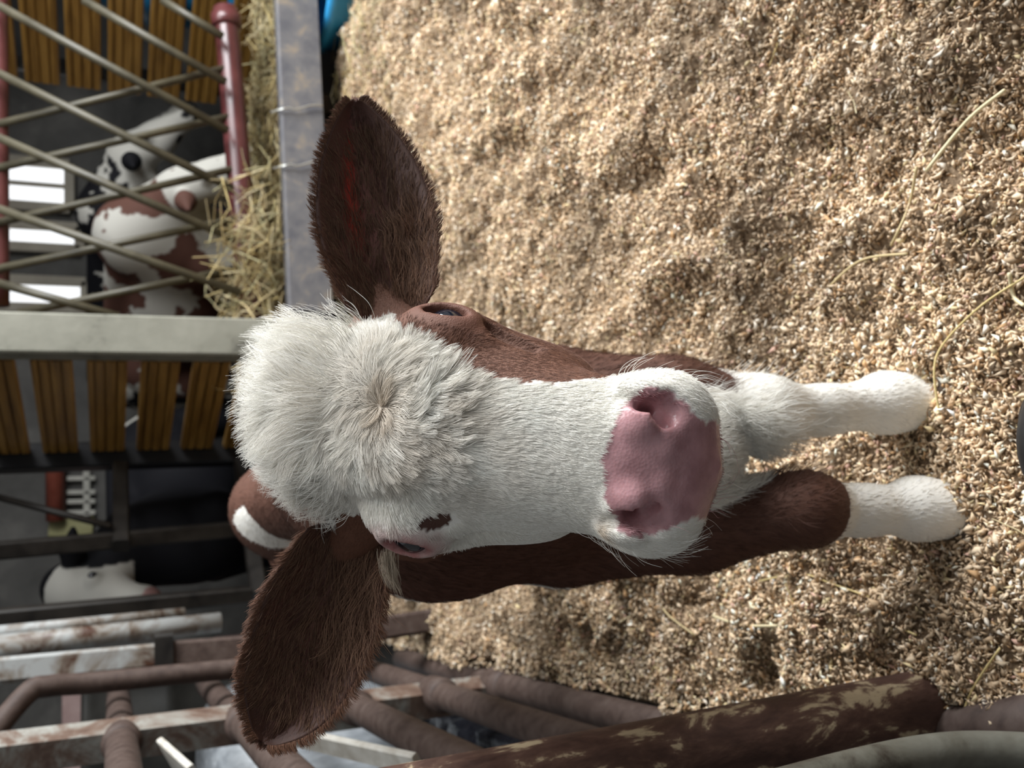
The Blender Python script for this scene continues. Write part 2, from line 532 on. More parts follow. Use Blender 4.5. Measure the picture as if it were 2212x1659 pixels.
# --- steel kickboard along the back of the pen
pa, pb = at_y(638, -90, 3.27), at_y(677, 672, 2.985)
pa.z = pb.z = .243
kb = empty('kickboard', pa)
tag(kb, 'long dusty grey steel kickboard along the back of the pen', 'kickboard')
dv = (pb - pa).normalized(); sd = Vector((dv.y, -dv.x, 0))
if sd.y > 0: sd = -sd
link('web', beam(pa, pb, .012, .142, sd, .002), M_plate, kb, smooth=False)
link('flange', beam(pa + Vector((0, 0, .071)) - sd * .022, pb + Vector((0, 0, .071)) - sd * .022, .052, .008, sd, .002), M_plate, kb, smooth=False)
for px_, L_ in ((385, .10), (265, .075)):
    f_ = (px_ + 90) / 762
    c_ = pa.lerp(pb, f_) + sd * .012
    w = [c_ + Vector((.0, .03, .105)), c_ + Vector((.004, -.004, .076)), c_ + Vector((.012, -.006, .05)), c_ + Vector((.008, -.008, .03)), c_ + Vector((.03, -.006, -.01 - L_ * .2)), c_ + Vector((.034, -.004, -.065))]
    link('tie_wire', tube(smooth_path(w, 4), .0035, 6), M_wire, kb)

# --- lattice gate with oxblood pipes
gate = empty('lattice_gate', at_y(510, 400, 3.38))
gate.location.z = 0
tag(gate, 'lattice gate of crossed khaki rods between oxblood-red pipes', 'gate')
g0, g1 = at_y(487, 20, 3.34), at_y(543, 690, 3.14)
link('bottom_pipe', tube([g0.lerp(g1, k / 12) for k in range(13)], .042, 24), M_pinkp, gate)
link('pipe_collar', tube([g0.lerp(g1, .02), g0.lerp(g1, .022), g0.lerp(g1, .06), g0.lerp(g1, .064)], [.043, .052, .052, .043], 24), M_pinkp, gate)
t0, t1 = at_y(-4, -60, 3.40), at_y(-2, 660, 3.2)
link('top_pipe', tube([t0.lerp(t1, k / 8) for k in range(9)], .030, 18), M_pinkp, gate)
fam1 = [((350, 0), (480, 78)), ((180, 0), (487, 177)), ((-20, 3), (492, 282)), ((-20, 150), (503, 408)), ((-20, 290), (505, 516)), ((-20, 445), (520, 632)), ((-20, 607), (255, 684)), ((480, -62), (500, -48))]
for (xa, ya), (xb, yb) in fam1[:7]:
    link('rod', tube([at_y(xa, ya, 3.30 - ya * .0003), at_y(xb, yb, 3.26 - yb * .0003)], .0135, 12), M_rod, gate)
fam2 = [((-10, 270), (492, 146)), ((-10, 364), (494, 252)), ((-10, 482), (500, 366)), ((-10, 582), (505, 474)), ((40, 676), (515, 580)), ((-10, 176), (200, 120))]
for (xa, ya), (xb, yb) in fam2[:5]:
    link('rod', tube([at_y(xa, ya, 3.36 - ya * .0003), at_y(xb, yb, 3.32 - yb * .0003)], .0125, 12), M_rod, gate)

# --- plank fences: grooved varnished planks
def plank_mesh(a, b, h, th, nrm):
    a, b = Vector(a), Vector(b)
    d = (b - a).normalized(); nrm = (Vector(nrm) - d * Vector(nrm).dot(d)).normalized(); up = d.cross(nrm).normalized()
    if up.z < 0: up = -up
    prof = []
    gr = [-.5, -.46, -.27, -.25, -.22, -.20, .02, .04, .07, .09, .28, .30, .33, .35, .46, .5]
    dp = [.25, 0, 0, .4, .4, 0, 0, .4, .4, 0, 0, .4, .4, 0, 0, .25]
    for g_, q_ in zip(gr, dp):
        prof.append((g_ * h, th * (.5 - q_)))
    prof += [(.5 * h, -th * .5), (-.5 * h, -th * .5)]
    n_ = len(prof)
    V = [p + up * u_ + nrm * w_ for p in (a, b) for u_, w_ in prof]
    Fc = [(k, (k + 1) % n_, n_ + (k + 1) % n_, n_ + k) for k in range(n_)] + [tuple(range(n_ - 1, -1, -1)), tuple(range(n_, 2 * n_))]
    return mesh_np('plank', V, Fc)
def plank_fence(label, A, B, zs, h):
    A, B = Vector(A), Vector(B)
    root = empty('plank_fence', (A.x, A.y, 0)); tag(root, label, 'fence', 'plank fences')
    d = (B - A).normalized(); nrm = Vector((d.y, -d.x, 0))
    if nrm.dot(CP - A) < 0: nrm = -nrm
    for z in zs:
        link('plank', plank_mesh((A.x, A.y, z), (B.x, B.y, z), h, .022, nrm), M_plank, root, smooth=False)
    return root, nrm
# section between the pale post and the black post
pfl, nl = plank_fence('short run of varnished planks between the pale post and the black post', (.075, 2.98, 0), (-.232, 3.555, 0), [.405 + .151 * k for k in range(7)], .112)
# section at the far right, behind the lattice gate
pfr, nr_ = plank_fence('varnished plank fence behind the lattice gate near the blue tub', (1.806, 3.99, 0), (1.377, 4.627, 0), [.276 + .1706 * k for k in range(7)], .1427)
for q_ in (.05, .93):
    c_ = Vector((1.806, 3.99, 0)).lerp(Vector((1.377, 4.627, 0)), q_) - nr_ * .05
    link('fence_post', beam(c_, c_ + Vector((0, 0, 1.45)), .07, .06, (1, 0, 0)), M_dark, pfr, smooth=False)
bp_ = link('black_post', beam((-.262, 3.60, -.02), (-.262, 3.60, 1.9), .092, .085, (math.cos(.3), math.sin(.3), 0), .006), M_black, smooth=False)
tag(bp_, 'black square steel post at the end of the short plank run', 'post')

# --- hay: heap behind the kickboard
hx = np.linspace(-.05, 2.1, 60); hy = np.linspace(3.30, 3.95, 26)
HX, HY = np.meshgrid(hx, hy)
def hay_z(x, y):
    b_ = .39 * np.exp(-((y - 3.46) / .30) ** 2) * np.interp(x, [-.2, .1, .9, 1.3, 2.2], [.85, 1, .92, .85, .8])
    return b_ + .05 * (vnoise(x, y, .14, 31) - .5) + .03 * (vnoise(x, y, .05, 32) - .5)
HZ = np.maximum(hay_z(HX, HY), .205)
ii = np.arange(25)[:, None] * 60 + np.arange(59)[None]
M_hayb = mottled('hay_core', [(.3, (.05, .035, .016)), (.7, (.24, .18, .09))], 40, 5, (.8, .95), bump=.6)
hb = link('hay_heap', mesh_fast('hay_heap', np.stack([HX, HY, HZ], -1).reshape(-1, 3), np.stack([ii, ii + 1, ii + 61, ii + 60], -1).reshape(-1, 4)), M_hayb)
tag(hb, 'heap of dry hay lying behind the kickboard', 'hay', kind='stuff')
r = np.random.default_rng(77)
n = 6500
x = r.uniform(-.03, 2.0, n); y = 3.30 + .5 * r.random(n)
z = np.maximum(hay_z(x, y), .21) + .012 * r.random(n)
D = r.normal(size=(n, 3)) * np.array([1, 1, .35])
me = stalks('hay_stalks', np.stack([x, y, z], 1), D, r.uniform(.05, .17, n), r.uniform(.0012, .0028, n), STRAW[r.choice(5, n)] * r.uniform(.6, 1.15, (n, 1)), 78, .22)
o = link('hay_stalks', me, M_straw, hb); o['kind'] = 'stuff'
mg = empty('manger', (1.0, 3.6, 0)); tag(mg, 'low timber manger under the hay behind the kickboard', 'manger')
M_old = mottled('old_timber', [(.3, (.03, .022, .015)), (.7, (.09, .065, .045))], 6, 6, (.7, .9))
link('tray', beam((-.06, 3.62, .185), (2.15, 3.62, .185), .62, .03, (0, 1, 0)), M_old, mg, smooth=False)
for x_ in (.0, 1.05, 2.1):
    link('leg', beam((x_, 3.86, -.02), (x_, 3.86, .17), .07, .07, (1, 0, 0)), M_old, mg, smooth=False)
    link('leg', beam((x_, 3.40, -.02), (x_, 3.40, .17), .07, .07, (1, 0, 0)), M_old, mg, smooth=False)
# wisps sticking out over the pipe near the pale post
n = 420
c0 = at_y(545, 590, 3.12)
P = np.array(c0) + r.normal(size=(n, 3)) * np.array([.16, .04, .055])
D = r.normal(size=(n, 3)) * np.array([1, .6, .8])
o = link('hay_wisps', stalks('hay_wisps', P, D, r.uniform(.06, .16, n), r.uniform(.0015, .003, n), STRAW[r.choice(5, n)] * r.uniform(.8, 1.2, (n, 1)), 79, .25), M_straw, hb)
o['kind'] = 'stuff'
# straw scattered on the sawdust
n = 900
gy_ = 2.75 + .62 * r.random(n) ** .8; gx_ = r.uniform(.2, 1.75, n)
n2 = 150
gy_ = np.concatenate([gy_, r.uniform(.5, 2.4, n2)]); gx_ = np.concatenate([gx_, r.uniform(-.5, 1.1, n2)])
ok = gx_ > fence_x(gy_) + .06
gx_, gy_ = gx_[ok], gy_[ok]
n = len(gx_)
D = r.normal(size=(n, 3)) * np.array([1, 1, .12])
far = gy_ > 2.5
me = stalks('loose_straw', np.stack([gx_, gy_, dust_z(gx_, gy_) + .006], 1), D, np.where(far, r.uniform(.04, .16, n), r.uniform(.02, .075, n)), np.where(far, .0016, .0009) * r.uniform(.7, 1.3, n), STRAW[r.choice(5, n)] * r.uniform(.8, 1.25, (n, 1)), 80, .15)
o = link('loose_straw', me, M_straw)
tag(o, 'loose yellow straws scattered over the sawdust', 'straw', kind='stuff')
# single long stalks that stand out
STK = [[(2212, 600), (2120, 660), (2040, 740), (2018, 800), (2030, 900)], [(1980, 360), (1965, 440), (1940, 500), (1925, 530)], [(2170, 195), (2090, 260), (2000, 370)], [(1640, 1255), (1730, 1240), (1800, 1262), (1880, 1290)],
       [(1425, 1300), (1445, 1330), (1500, 1372)], [(1540, 1330), (1600, 1350), (1680, 1352)], [(1930, 1350), (1980, 1372)], [(1960, 548), (1860, 562), (1790, 620)], [(2180, 590), (2190, 640), (2212, 660)], [(2160, 1400), (2100, 1490), (2075, 1560)]]
for k, st in enumerate(STK):
    w = [at_z(a_, b_, .050 + .006 * math.sin(3 * j + k)) for j, (a_, b_) in enumerate(st)]
    me = tube(smooth_path(w, 5), .0012 + .0004 * (k % 3), 6)
    c_ = STRAW[k % 3] * 1.15
    set_color(me, 'col', np.tile(c_, (len(me.vertices), 1)))
    o = link('straw_stalk', me, M_straw)
    tag(o, ['long bent straw lying against the right front foot of the calf', 'thick yellow straw on the sawdust in line with the ear tip', 'straight thin straw high on the open sawdust', 'long pale straw curving on the sawdust beside the brown foreleg',
            'short bent straw beside the shaded elbow of the calf', 'short yellow straw lying parallel to the pipe fence', 'short thick straw near the buried pipe end', 'kinked straw on the open sawdust between two hollows',
            'angled pale straw at the edge of the sawdust in front of the foot', 'thin brown straw leaning by the end of the rusty post'][k], 'straw', 'single straws on the sawdust')

# --- blue tub and a blue drum farther back
def lathe(prof, c, n=40, name='lathe'):
    V, Fc = [], []
    for r_, z in prof:
        for k in range(n):
            a_ = 2 * math.pi * k / n
            V.append((c[0] + r_ * math.cos(a_), c[1] + r_ * math.sin(a_), c[2] + z))
    for i in range(len(prof) - 1):
        for k in range(n):
            Fc.append((i * n + k, i * n + (k + 1) % n, (i + 1) * n + (k + 1) % n, (i + 1) * n + k))
    return mesh_np(name, V, Fc)
tb = link('tub', lathe([(.0, .0), (.20, .0), (.215, .01), (.235, .12), (.25, .13), (.25, .155), (.235, .16), (.22, .145), (.20, .03), (0, .025)], (1.50, 3.40, -.015), name='tub'), M_blue)
tag(tb, 'low bright blue plastic tub under the manger behind the kickboard', 'tub')
dr = empty('drum', (2.02, 4.60, -.02)); tag(dr, 'tall blue plastic drum behind the varnished plank fence', 'drum')
link('body', lathe([(0, 0), (.27, 0), (.29, .03), (.29, .30), (.305, .32), (.305, .35), (.29, .37), (.29, .66), (.305, .68), (.305, .71), (.29, .73), (.29, .98), (.27, 1.02), (0, 1.02)], (2.02, 4.60, -.02)), M_blue, dr)
link('lid', lathe([(0, 1.06), (.28, 1.055), (.298, 1.04), (.298, 1.0), (.29, .99)], (2.02, 4.60, -.02)), M_blue, dr)

# ------------------------------------------------------------------ cattle behind
M_hide = vcol('cattle_hide', rough=.7, spec=.15, bump=.3, bscale=260)
def cow(label, loc, yaw, H, neck, colour, head_yaw=0.0, head_pitch=-.9, vox=.011, group=None):
    """cow standing along its own +x; loc = ground under the shoulder; H = height at the withers; neck = head position relative to the withers (fractions of H)"""
    h = H
    W = np.array
    hp = W([neck[0], neck[1], neck[2]]) * h
    base = W([.06, 0, .84]) * h
    hd = W([math.cos(head_yaw) * math.cos(head_pitch), math.sin(head_yaw) * math.cos(head_pitch), math.sin(head_pitch)])
    sdv = np.cross(W([0, 0, 1.0]), hd); sdv /= np.linalg.norm(sdv); upv = np.cross(hd, sdv)
    muz = hp + hd * .30 * h
    def f(P):
        d = sd_ell(P, W([-.02, 0, .64]) * h, W([.27, .19, .27]) * h)
        d = smin(d, sd_ell(P, W([-.45, 0, .62]) * h, W([.36, .215, .255]) * h), .08 * h)
        d = smin(d, sd_ell(P, W([-.88, 0, .70]) * h, W([.23, .19, .22]) * h), .08 * h)
        d = smin(d, sd_cone(P, W([0, 0, .90]) * h, W([-.95, 0, .90]) * h, .06 * h, .07 * h), .07 * h)
        d = smin(d, sd_cone(P, base, hp, .17 * h, .10 * h), .08 * h)
        d = smin(d, sd_chain(P, [hp - hd * .04 * h + upv * .01 * h, hp + hd * .12 * h - upv * .02 * h, muz - upv * .02 * h], [.098 * h, .086 * h, .062 * h], .03), .03)
        d = smin(d, sd_ell(P, muz - upv * .02 * h, W([.07, .075, .06]) * h), .03)
        for sg in (-1, 1):
            d = smin(d, sd_ell(P, hp + hd * .10 * h + sdv * sg * .078 * h + upv * .03 * h, W([.03, .03, .03]) * h), .02)
            er = hp + sdv * sg * .09 * h + upv * .02 * h - hd * .02 * h
            et = er + sdv * sg * .16 * h - upv * .02 * h
            d = smin(d, sd_chain(P, [er, (er + et) / 2, et], [.026 * h, .045 * h, .012 * h], .01), .012)
            for bx_, zz in ((.02, .52), (-.92, .56)):
                kn = W([bx_ + (.0 if bx_ > 0 else -.07), sg * .105, .27]) * h
                d = smin(d, sd_chain(P, [W([bx_, sg * .11, zz]) * h, kn, W([bx_, sg * .105, .07]) * h, W([bx_ + .02, sg * .105, .02]) * h], [.10 * h, .05 * h, .042 * h, .05 * h], .02), .04)
        d = smin(d, sd_chain(P, [W([-1.08, 0, .86]) * h, W([-1.14, 0, .72]) * h, W([-1.13, 0, .32]) * h], [.03 * h, .022 * h, .035 * h], .02), .02)
        return d
    root = empty('cow', loc); tag(root, label, 'cow', group)
    me, V = solid(f, W([-1.25, -.46, -.02]) * h, W([.75, .46, 1.22]) * h, vox * h, 'body')
    q = V / h
    hl = np.stack([(V - hp) @ hd, (V - hp) @ sdv, (V - hp) @ upv], 1) / h
    set_color(me, 'col', colour(q, hl))
    M_ = Matrix.Translation(loc) @ Matrix.Rotation(yaw, 4, 'Z')
    me.transform(M_)
    link('body', me, M_hide, root)
    for sg in (-1, 1):
        c_ = M_ @ Vector(hp + hd * .10 * h + sdv * sg * .098 * h + upv * .035 * h)
        link('eye', uv_ball(c_, .016 * h, 16, 10), M_eye, root)
    return root
WHT = np.array([.44, .425, .385]); BLK = np.array([.006, .006, .008]); RED = np.array([.095, .045, .034])
def pied(dark, thr, fr, seed, head_white=True):
    def c(q, hl):
        w_ = wob(q, fr, seed) + .45 * wob(q, fr * 2.7, seed + 1) + .22 * wob(q, fr * 7, seed + 2)
        k = (w_ > thr).astype(float)
        hd_ = ((hl ** 2).sum(1) < .40 ** 2) & (hl[:, 0] > -.09)
        if head_white:
            k[hd_ & (w_ < thr + .75)] = 0
            k[hd_ & (np.abs(hl[:, 1]) > .13)] = 1
        return WHT * (1 - k[:, None]) + dark * k[:, None]
    return c
# ================================================================== the calf
HO = np.array([-0.0299, 0.5784, 0.6493]); HA = np.array([-0.1078, -0.8089, -0.5779])
HL = np.array([0.9878, -0.0213, -0.1544]); HN = np.array([0.1126, -0.5875, 0.8014])
HM = np.stack([HA, HL, HN]).astype(np.float32)             # head frame: s (poll -> muzzle), l (calf's left = picture right), n (out of the forehead)
def to_head(P):
    return (np.asarray(P, np.float32) - HO.astype(np.float32)) @ HM.T
def from_head(q):
    return HO + np.asarray(q, float) @ HM.astype(float)

def spline_table(tab, n=240):
    tab = np.array(tab, float)
    x = np.linspace(tab[0, 0], tab[-1, 0], n)
    out = [x]
    for c in range(1, tab.shape[1]):
        m_ = np.gradient(tab[:, c], tab[:, 0])
        i = np.clip(np.searchsorted(tab[:, 0], x) - 1, 0, len(tab) - 2)
        h = tab[i + 1, 0] - tab[i, 0]
        t = (x - tab[i, 0]) / h
        out.append((2 * t**3 - 3 * t**2 + 1) * tab[i, c] + (t**3 - 2 * t**2 + t) * h * m_[i] + (-2 * t**3 + 3 * t**2) * tab[i + 1, c] + (t**3 - t**2) * h * m_[i + 1])
    return np.stack(out)
HEAD_TAB = spline_table([
    # s      half w   top     bottom
    (-.162, .012, -.036, -.060), (-.152, .038, -.010, -.085), (-.128, .056, .012, -.105), (-.094, .068, .024, -.120),
    (-.060, .0745, .028, -.130), (-.030, .0755, .031, -.135), (.000, .0750, .030, -.133), (.030, .0685, .026, -.122),
    (.060, .0600, .021, -.108), (.090, .0545, .016, -.095), (.118, .0515, .011, -.085), (.142, .0510, .005, -.078),
    (.158, .0490, -.003, -.074), (.170, .0430, -.013, -.069), (.179, .0290, -.025, -.062), (.184, .0060, -.040, -.050)])

NOSTRIL = [(.1300, .0395, -.001), (.138, .0365, .0015), (.145, .0335, -.0005), (.151, .0285, -.0045), (.1565, .0235, -.0105)]
EYE_R = .0185
EYE_D = {1: np.array([.16, .72, .68]), -1: np.array([.16, -.72, .68])}

EYE_C = {1: np.array([-.009, .0605, -.0150]) + .0062 * EYE_D[1], -1: np.array([-.0115, -.0640, -.0150]) + .0070 * EYE_D[-1]}

def head_field(P):
    q = to_head(P)
    s, l, n = q[:, 0], q[:, 1], q[:, 2]
    w = np.interp(s, HEAD_TAB[0], HEAD_TAB[1]); t = np.interp(s, HEAD_TAB[0], HEAD_TAB[2]); b = np.interp(s, HEAD_TAB[0], HEAD_TAB[3])
    nc, h = (t + b) / 2, (t - b) / 2
    v = (n - nc) / h
    ww = w * np.interp(v, [-1, -.2, .35, 1], [.52, .86, 1.0, .93])
    p = 2.5
    qd = ((np.abs(l) / ww) ** p + np.abs(v) ** p) ** (1 / p)
    d = (qd - 1.0) * np.minimum(w, h) * 0.85
    end = np.maximum(s - HEAD_TAB[0, -1], HEAD_TAB[0, 0] - s)
    d = np.where(end > 0, np.sqrt(np.maximum(d, 0) ** 2 + end ** 2), d).astype(np.float32)
    al = np.abs(l)
    qa = np.stack([s, al, n], 1).astype(np.float32)
    # orbit with the brow rim, cheek, muzzle pads, lower lip and chin
    d = smin(d, sd_ell(qa, (-.010, .0600, -.013), (.036, .0245, .0265)), .018)
    d = smin(d, sd_ell(qa, (-.016, .064, .004), (.026, .015, .010)), .012)
    d = smin(d, sd_ell(qa, (.030, .050, -.060), (.05, .020, .040)), .03)
    d = smin(d, sd_ell(qa, (.146, .030, -.036), (.030, .0275, .030)), .015)
    d = smin(d, sd_ell(qa, (.128, .0, -.088), (.034, .028, .016)), .014)
    # bulging inner nostril wings and the outer rim
    d = smin(d, sd_ell(qa, (.1435, .0235, .0005), (.0125, .0105, .0065)), .007)
    d = smin(d, sd_ell(qa, (.158, .012, -.0115), (.0075, .0085, .006)), .006)
    d = smin(d, sd_ell(qa, (.1415, .0435, -.006), (.015, .006, .008)), .007)
    # nostril: a curved slit that deepens downwards
    d = smax(d, -sd_chain(qa, NOSTRIL, [.0018, .0034, .0050, .0056, .0044], .002), .0035)
    d = smax(d, -sd_cone(qa, (.147, .033, -.003), (.140, .029, -.016), .0058, .0035), .003)
    d = smax(d, -sd_ell(qa, (.158, .0335, -.0075), (.013, .0085, .0045)), .006)
    # mouth line
    u = np.abs((n + .062) - .06 * (s - .15)) - .0014
    mouth = np.maximum(np.maximum(u, .085 - s), -(d + .006))
    d = smax(d, -mouth.astype(np.float32), .003)
    # shallow dip of the forehead and the tear groove in front of the eye
    d = smax(d, -sd_cone(qa, (.018, .071, -.014), (.055, .060, -.020), .0035, .002), .010)
    for sg in (1, -1):
        m_ = l * sg > 0.03
        if m_.any():
            dd = EYE_D[sg] / np.linalg.norm(EYE_D[sg])
            ax = np.array([1.0, 0.0, -.22]); ax -= dd * ax.dot(dd); ax /= np.linalg.norm(ax)
            M_ = np.stack([ax, np.cross(dd, ax), dd])
            sub = q[m_].astype(np.float32)
            x = sd_ell(sub, EYE_C[sg] + dd * .0200, (.0165, .0072 if sg > 0 else .0080, .012), M_)
            rim = sd_ell(sub, EYE_C[sg] + dd * .0150, (.0215, .0130, .0052), M_)
            dm = smin(d[m_], rim, .008)
            d[m_] = smax(dm, -x, .0025)
    return d

def calf_field(P):
    P = np.asarray(P, np.float32)
    # trunk
    d = sd_ell(P, (-.092, .93, .500), (.108, .19, .190))
    d = smin(d, sd_ell(P, (-.128, 1.20, .480), (.106, .27, .165)), .06)
    d = smin(d, sd_ell(P, (-.200, 1.48, .520), (.102, .17, .145)), .06)
    d = smin(d, sd_cone(P, (-.105, .95, .635), (-.205, 1.50, .615), .045, .050), .05)
    # neck with throat and brisket
    d = smin(d, sd_cone(P, (-.098, .86, .550), (-.030, .690, .640), .115, .074), .05)
    d = smin(d, sd_cone(P, (-.090, .83, .460), (-.045, .675, .575), .085, .055), .04)
    d = smin(d, sd_ell(P, (-.070, .775, .340), (.056, .055, .082)), .05)
    # front legs
    legs = [
        [(-.032, .880, .520), (-.018, .870, .420), (-.018, .800, .310), (-.029, .757, .225), (-.028, .753, .145), (-.021, .745, .062), (-.018, .728, .018)],
        [(-.120, .885, .520), (-.156, .860, .410), (-.150, .785, .290), (-.128, .722, .198), (-.133, .718, .125), (-.134, .708, .056), (-.135, .690, .016)],
    ]
    rr = [.062, .056, .044, .034, .0235, .0295, .031]
    for lp in legs:
        d = smin(d, sd_chain(P, lp, rr, .02), .03)
        k = np.array(lp[3])
        d = smin(d, sd_ell(P, k + np.array([0, -.006, .006]), (.032, .031, .042)), .015)
        ft = np.array(lp[5])
        d = smin(d, sd_ell(P, ft + np.array([0, .006, .002]), (.030, .030, .027)), .012)
    # hind legs
    for sx, off in ((.066, 0.0), (-.066, .06)):
        x0, y0 = -.215 + sx, 1.50 + off
        hp = [(x0, y0, .53), (x0 + .01 * np.sign(sx), y0 - .02, .40), (x0, y0 + .11, .285), (x0, y0 + .08, .15), (x0, y0 + .06, .06), (x0, y0 + .035, .016)]
        d = smin(d, sd_chain(P, hp, [.075, .060, .036, .025, .029, .030], .02), .03)
    # tail
    d = smin(d, sd_chain(P, [(-.228, 1.63, .63), (-.245, 1.675, .55), (-.25, 1.68, .36), (-.25, 1.67, .27)], [.022, .016, .014, .024]), .02)
    # ears' roots are muscle on the skull
    near = ((P - HO.astype(np.float32)) ** 2).sum(1) < .29 ** 2
    if near.any():
        hd = head_field(P[near])
        d[near] = smin(d[near], hd, .022)
        for root, tip in ((EAR_ROOT_R, EAR_STUB_R), (EAR_ROOT_L, EAR_STUB_L)):
            d[near] = smin(d[near], sd_cone(P[near], root, tip, .030, .020), .02)
    return d

def dep(x, y, dd):
    return np.array(CP + ray(x, y) * dd)
# ears: midline in the photograph's directions at their real distances, half widths in metres
EAR_R = [((838, 652), .640, .030), ((832, 600), .648, .0355), ((820, 520), .656, .0415), ((806, 440), .663, .0420), ((790, 350), .670, .0345), ((777, 280), .675, .0225), ((768, 228), .678, .0085), ((766, 216), .679, .0015)]
EAR_L = [((752, 1172), .655, .031), ((726, 1240), .658, .0370), ((694, 1325), .658, .0420), ((664, 1405), .656, .0415), ((636, 1475), .652, .0375), ((604, 1540), .648, .0285), ((577, 1588), .645, .0130), ((566, 1606), .644, .0015)]
EAR_ROOT_R, EAR_STUB_R = from_head((-.066, .058, -.045)), dep(822, 650, .690)
EAR_ROOT_L, EAR_STUB_L = from_head((-.066, -.058, -.045)), dep(745, 1172, .700)

# --- colour of the coat, by place on the animal
WHITE = np.array([.90, .870, .805]); BROWN = np.array([.165, .074, .046]); DKBROWN = np.array([.085, .034, .022])
PINK = np.array([.53, .300, .315])
BR_S = [-.075, -.0640, -.058, -.045, -.032, .0134, .0394, .0628, .0915, .117, .128]
BR_L = [.110, .0850, .0720, .0640, .0585, .0415, .0375, .0352, .0416, .0494, .070]
def coat(P):
    P = np.asarray(P, np.float32)
    q = to_head(P)
    s, l, n = q[:, 0], q[:, 1], q[:, 2]
    n_ = len(P)
    jag = wob(P, 190, .3) * .0022 + wob(P, 420, 1.3) * .0012
    big = wob(P, 34, 2.0) * .016 + wob(P, 80, .7) * .008 + wob(P, 210, .1) * .004
    col = np.tile(BROWN, (n_, 1)).astype(np.float32)
    x, y, z = P.T
    white = np.zeros(n_, bool)
    # brisket, throat, inner forearms, lower legs
    white |= ((x + .062) ** 2 / .060 ** 2 + (y - .74) ** 2 / .11 ** 2 + (z - .315) ** 2 / .10 ** 2) < 1 + big * 9
    white |= (x > -.08) & (z < .272 + big * .5) & (y < 1.0)
    white |= (x <= -.08) & (z < .176 + big * .30 - (x + .13) * .25) & (y < 1.0)
    white |= (y > 1.0) & (z < .33 + big)
    # stripe on the far side of the shoulder, spot on the hip
    white |= (x < -.138 - (.58 - z) * .22 + big * .25) & (z > .36) & (z < .60) & (y > .84) & (y < 1.12 + big)
    white |= ((((x + .212) / .032) ** 2 + ((y - 1.36) / .085) ** 2) < 1 + big * 14) & (z > .5)
    head = (s > -.158) & (n > -.150) & (np.abs(l) < .12) & (y < .80)
    face = head & ((s > -.128 + jag) | (n > -.012 + jag)) & (n > -.105) & ((n > -.06) | (s > -.02))
    lb = np.interp(s, BR_S, BR_L)
    brown_side = (l > lb + jag) & (s > -.075) & (s < .126 + jag)
    temple_l = (l < -.070 + jag) & (s < -.052 + (n + .02) * .3 + jag)
    face &= ~brown_side & ~temple_l
    white |= face
    white &= ~(head & (np.abs(l) > .077) & (s < -.035))
    for st in (EAR_STUB_R, EAR_STUB_L):
        white &= ((P - st.astype(np.float32)) ** 2).sum(1) > (.036 + .4 * jag) ** 2
    white &= ~(head & brown_side)
    col[~head] = np.array([.115, .052, .035])
    col[white] = WHITE
    # bare pink skin: muzzle, lids
    nose = np.interp(s, [.126, .131, .136, .142, .152, .163, .173, .190], [-.01, .014, .034, .0425, .0450, .0415, .033, .024])
    nose = head & (np.abs(l) < nose + jag) & (n > -.056 + jag) & (s > .120)
    col[nose] = PINK
    bare = np.zeros(n_, bool)
    for sg in (1, -1):
        dd = EYE_D[sg] / np.linalg.norm(EYE_D[sg])
        v = q - (EYE_C[sg] + dd * .018)
        r = np.sqrt((v[:, 0] / .030) ** 2 + (v[:, 1] / .016) ** 2 + (v[:, 2] / .015) ** 2) + jag * 60
        k = np.clip(1.5 - r, 0, 1) ** 1.0
        k = (k * (head & (l * sg > 0)))[:, None]
        tgt = np.array([.38, .155, .145]) if sg < 0 else np.array([.17, .075, .052])
        col = col * (1 - k) + tgt * k
        bare |= (r < 1.05) & head & (l * sg > 0)
    # dark spot in front of the calf's right eye
    e = ((s - .0175) * .86 + (l + .0600) * .50) ** 2 / .0112 ** 2 + (-(s - .0175) * .50 + (l + .0600) * .86) ** 2 / .0050 ** 2
    spot = head & (e < 1) & (n > -.04)
    keep = spot | bare | (head & (e < 1.5) & (n > -.04))
    col[spot] = np.array([.075, .032, .024])
    # cream and tan tinge in the forehead hair, dirt beside the nostril
    tg = np.clip(.5 + .8 * wob(P, 70, .9) + .5 * wob(P, 150, 2.2), 0, 1) * np.exp(-((s + .01) / .07) ** 2 - (l / .04) ** 2) * .45
    tg = tg + .32 * np.exp(-((s + .026) / .012) ** 2 - ((l - .009) / .010) ** 2) + .75 * np.exp(-((s - .130) / .006) ** 2 - ((l + .046) / .007) ** 2)
    tg = (np.clip(tg, 0, 1) * (face & (n > -.05)))[:, None]
    col = col * (1 - tg) + np.array([.42, .31, .20]) * tg
    return col, white, nose, head, keep

M_coat = vcol('calf_skin', rough=.62, spec=.25, bump=.35, bscale=900)
def hair_material(name, rough=.55):
    mat, t, b, N, Lk = nt(name)
    a = N.new('ShaderNodeAttribute'); a.attribute_name = 'col'
    Lk.new(a.outputs['Color'], b.inputs['Base Color'])
    b.inputs['Roughness'].default_value = rough
    b.inputs['Specular IOR Level'].default_value = .35
    return mat
M_hair = hair_material('calf_hair')

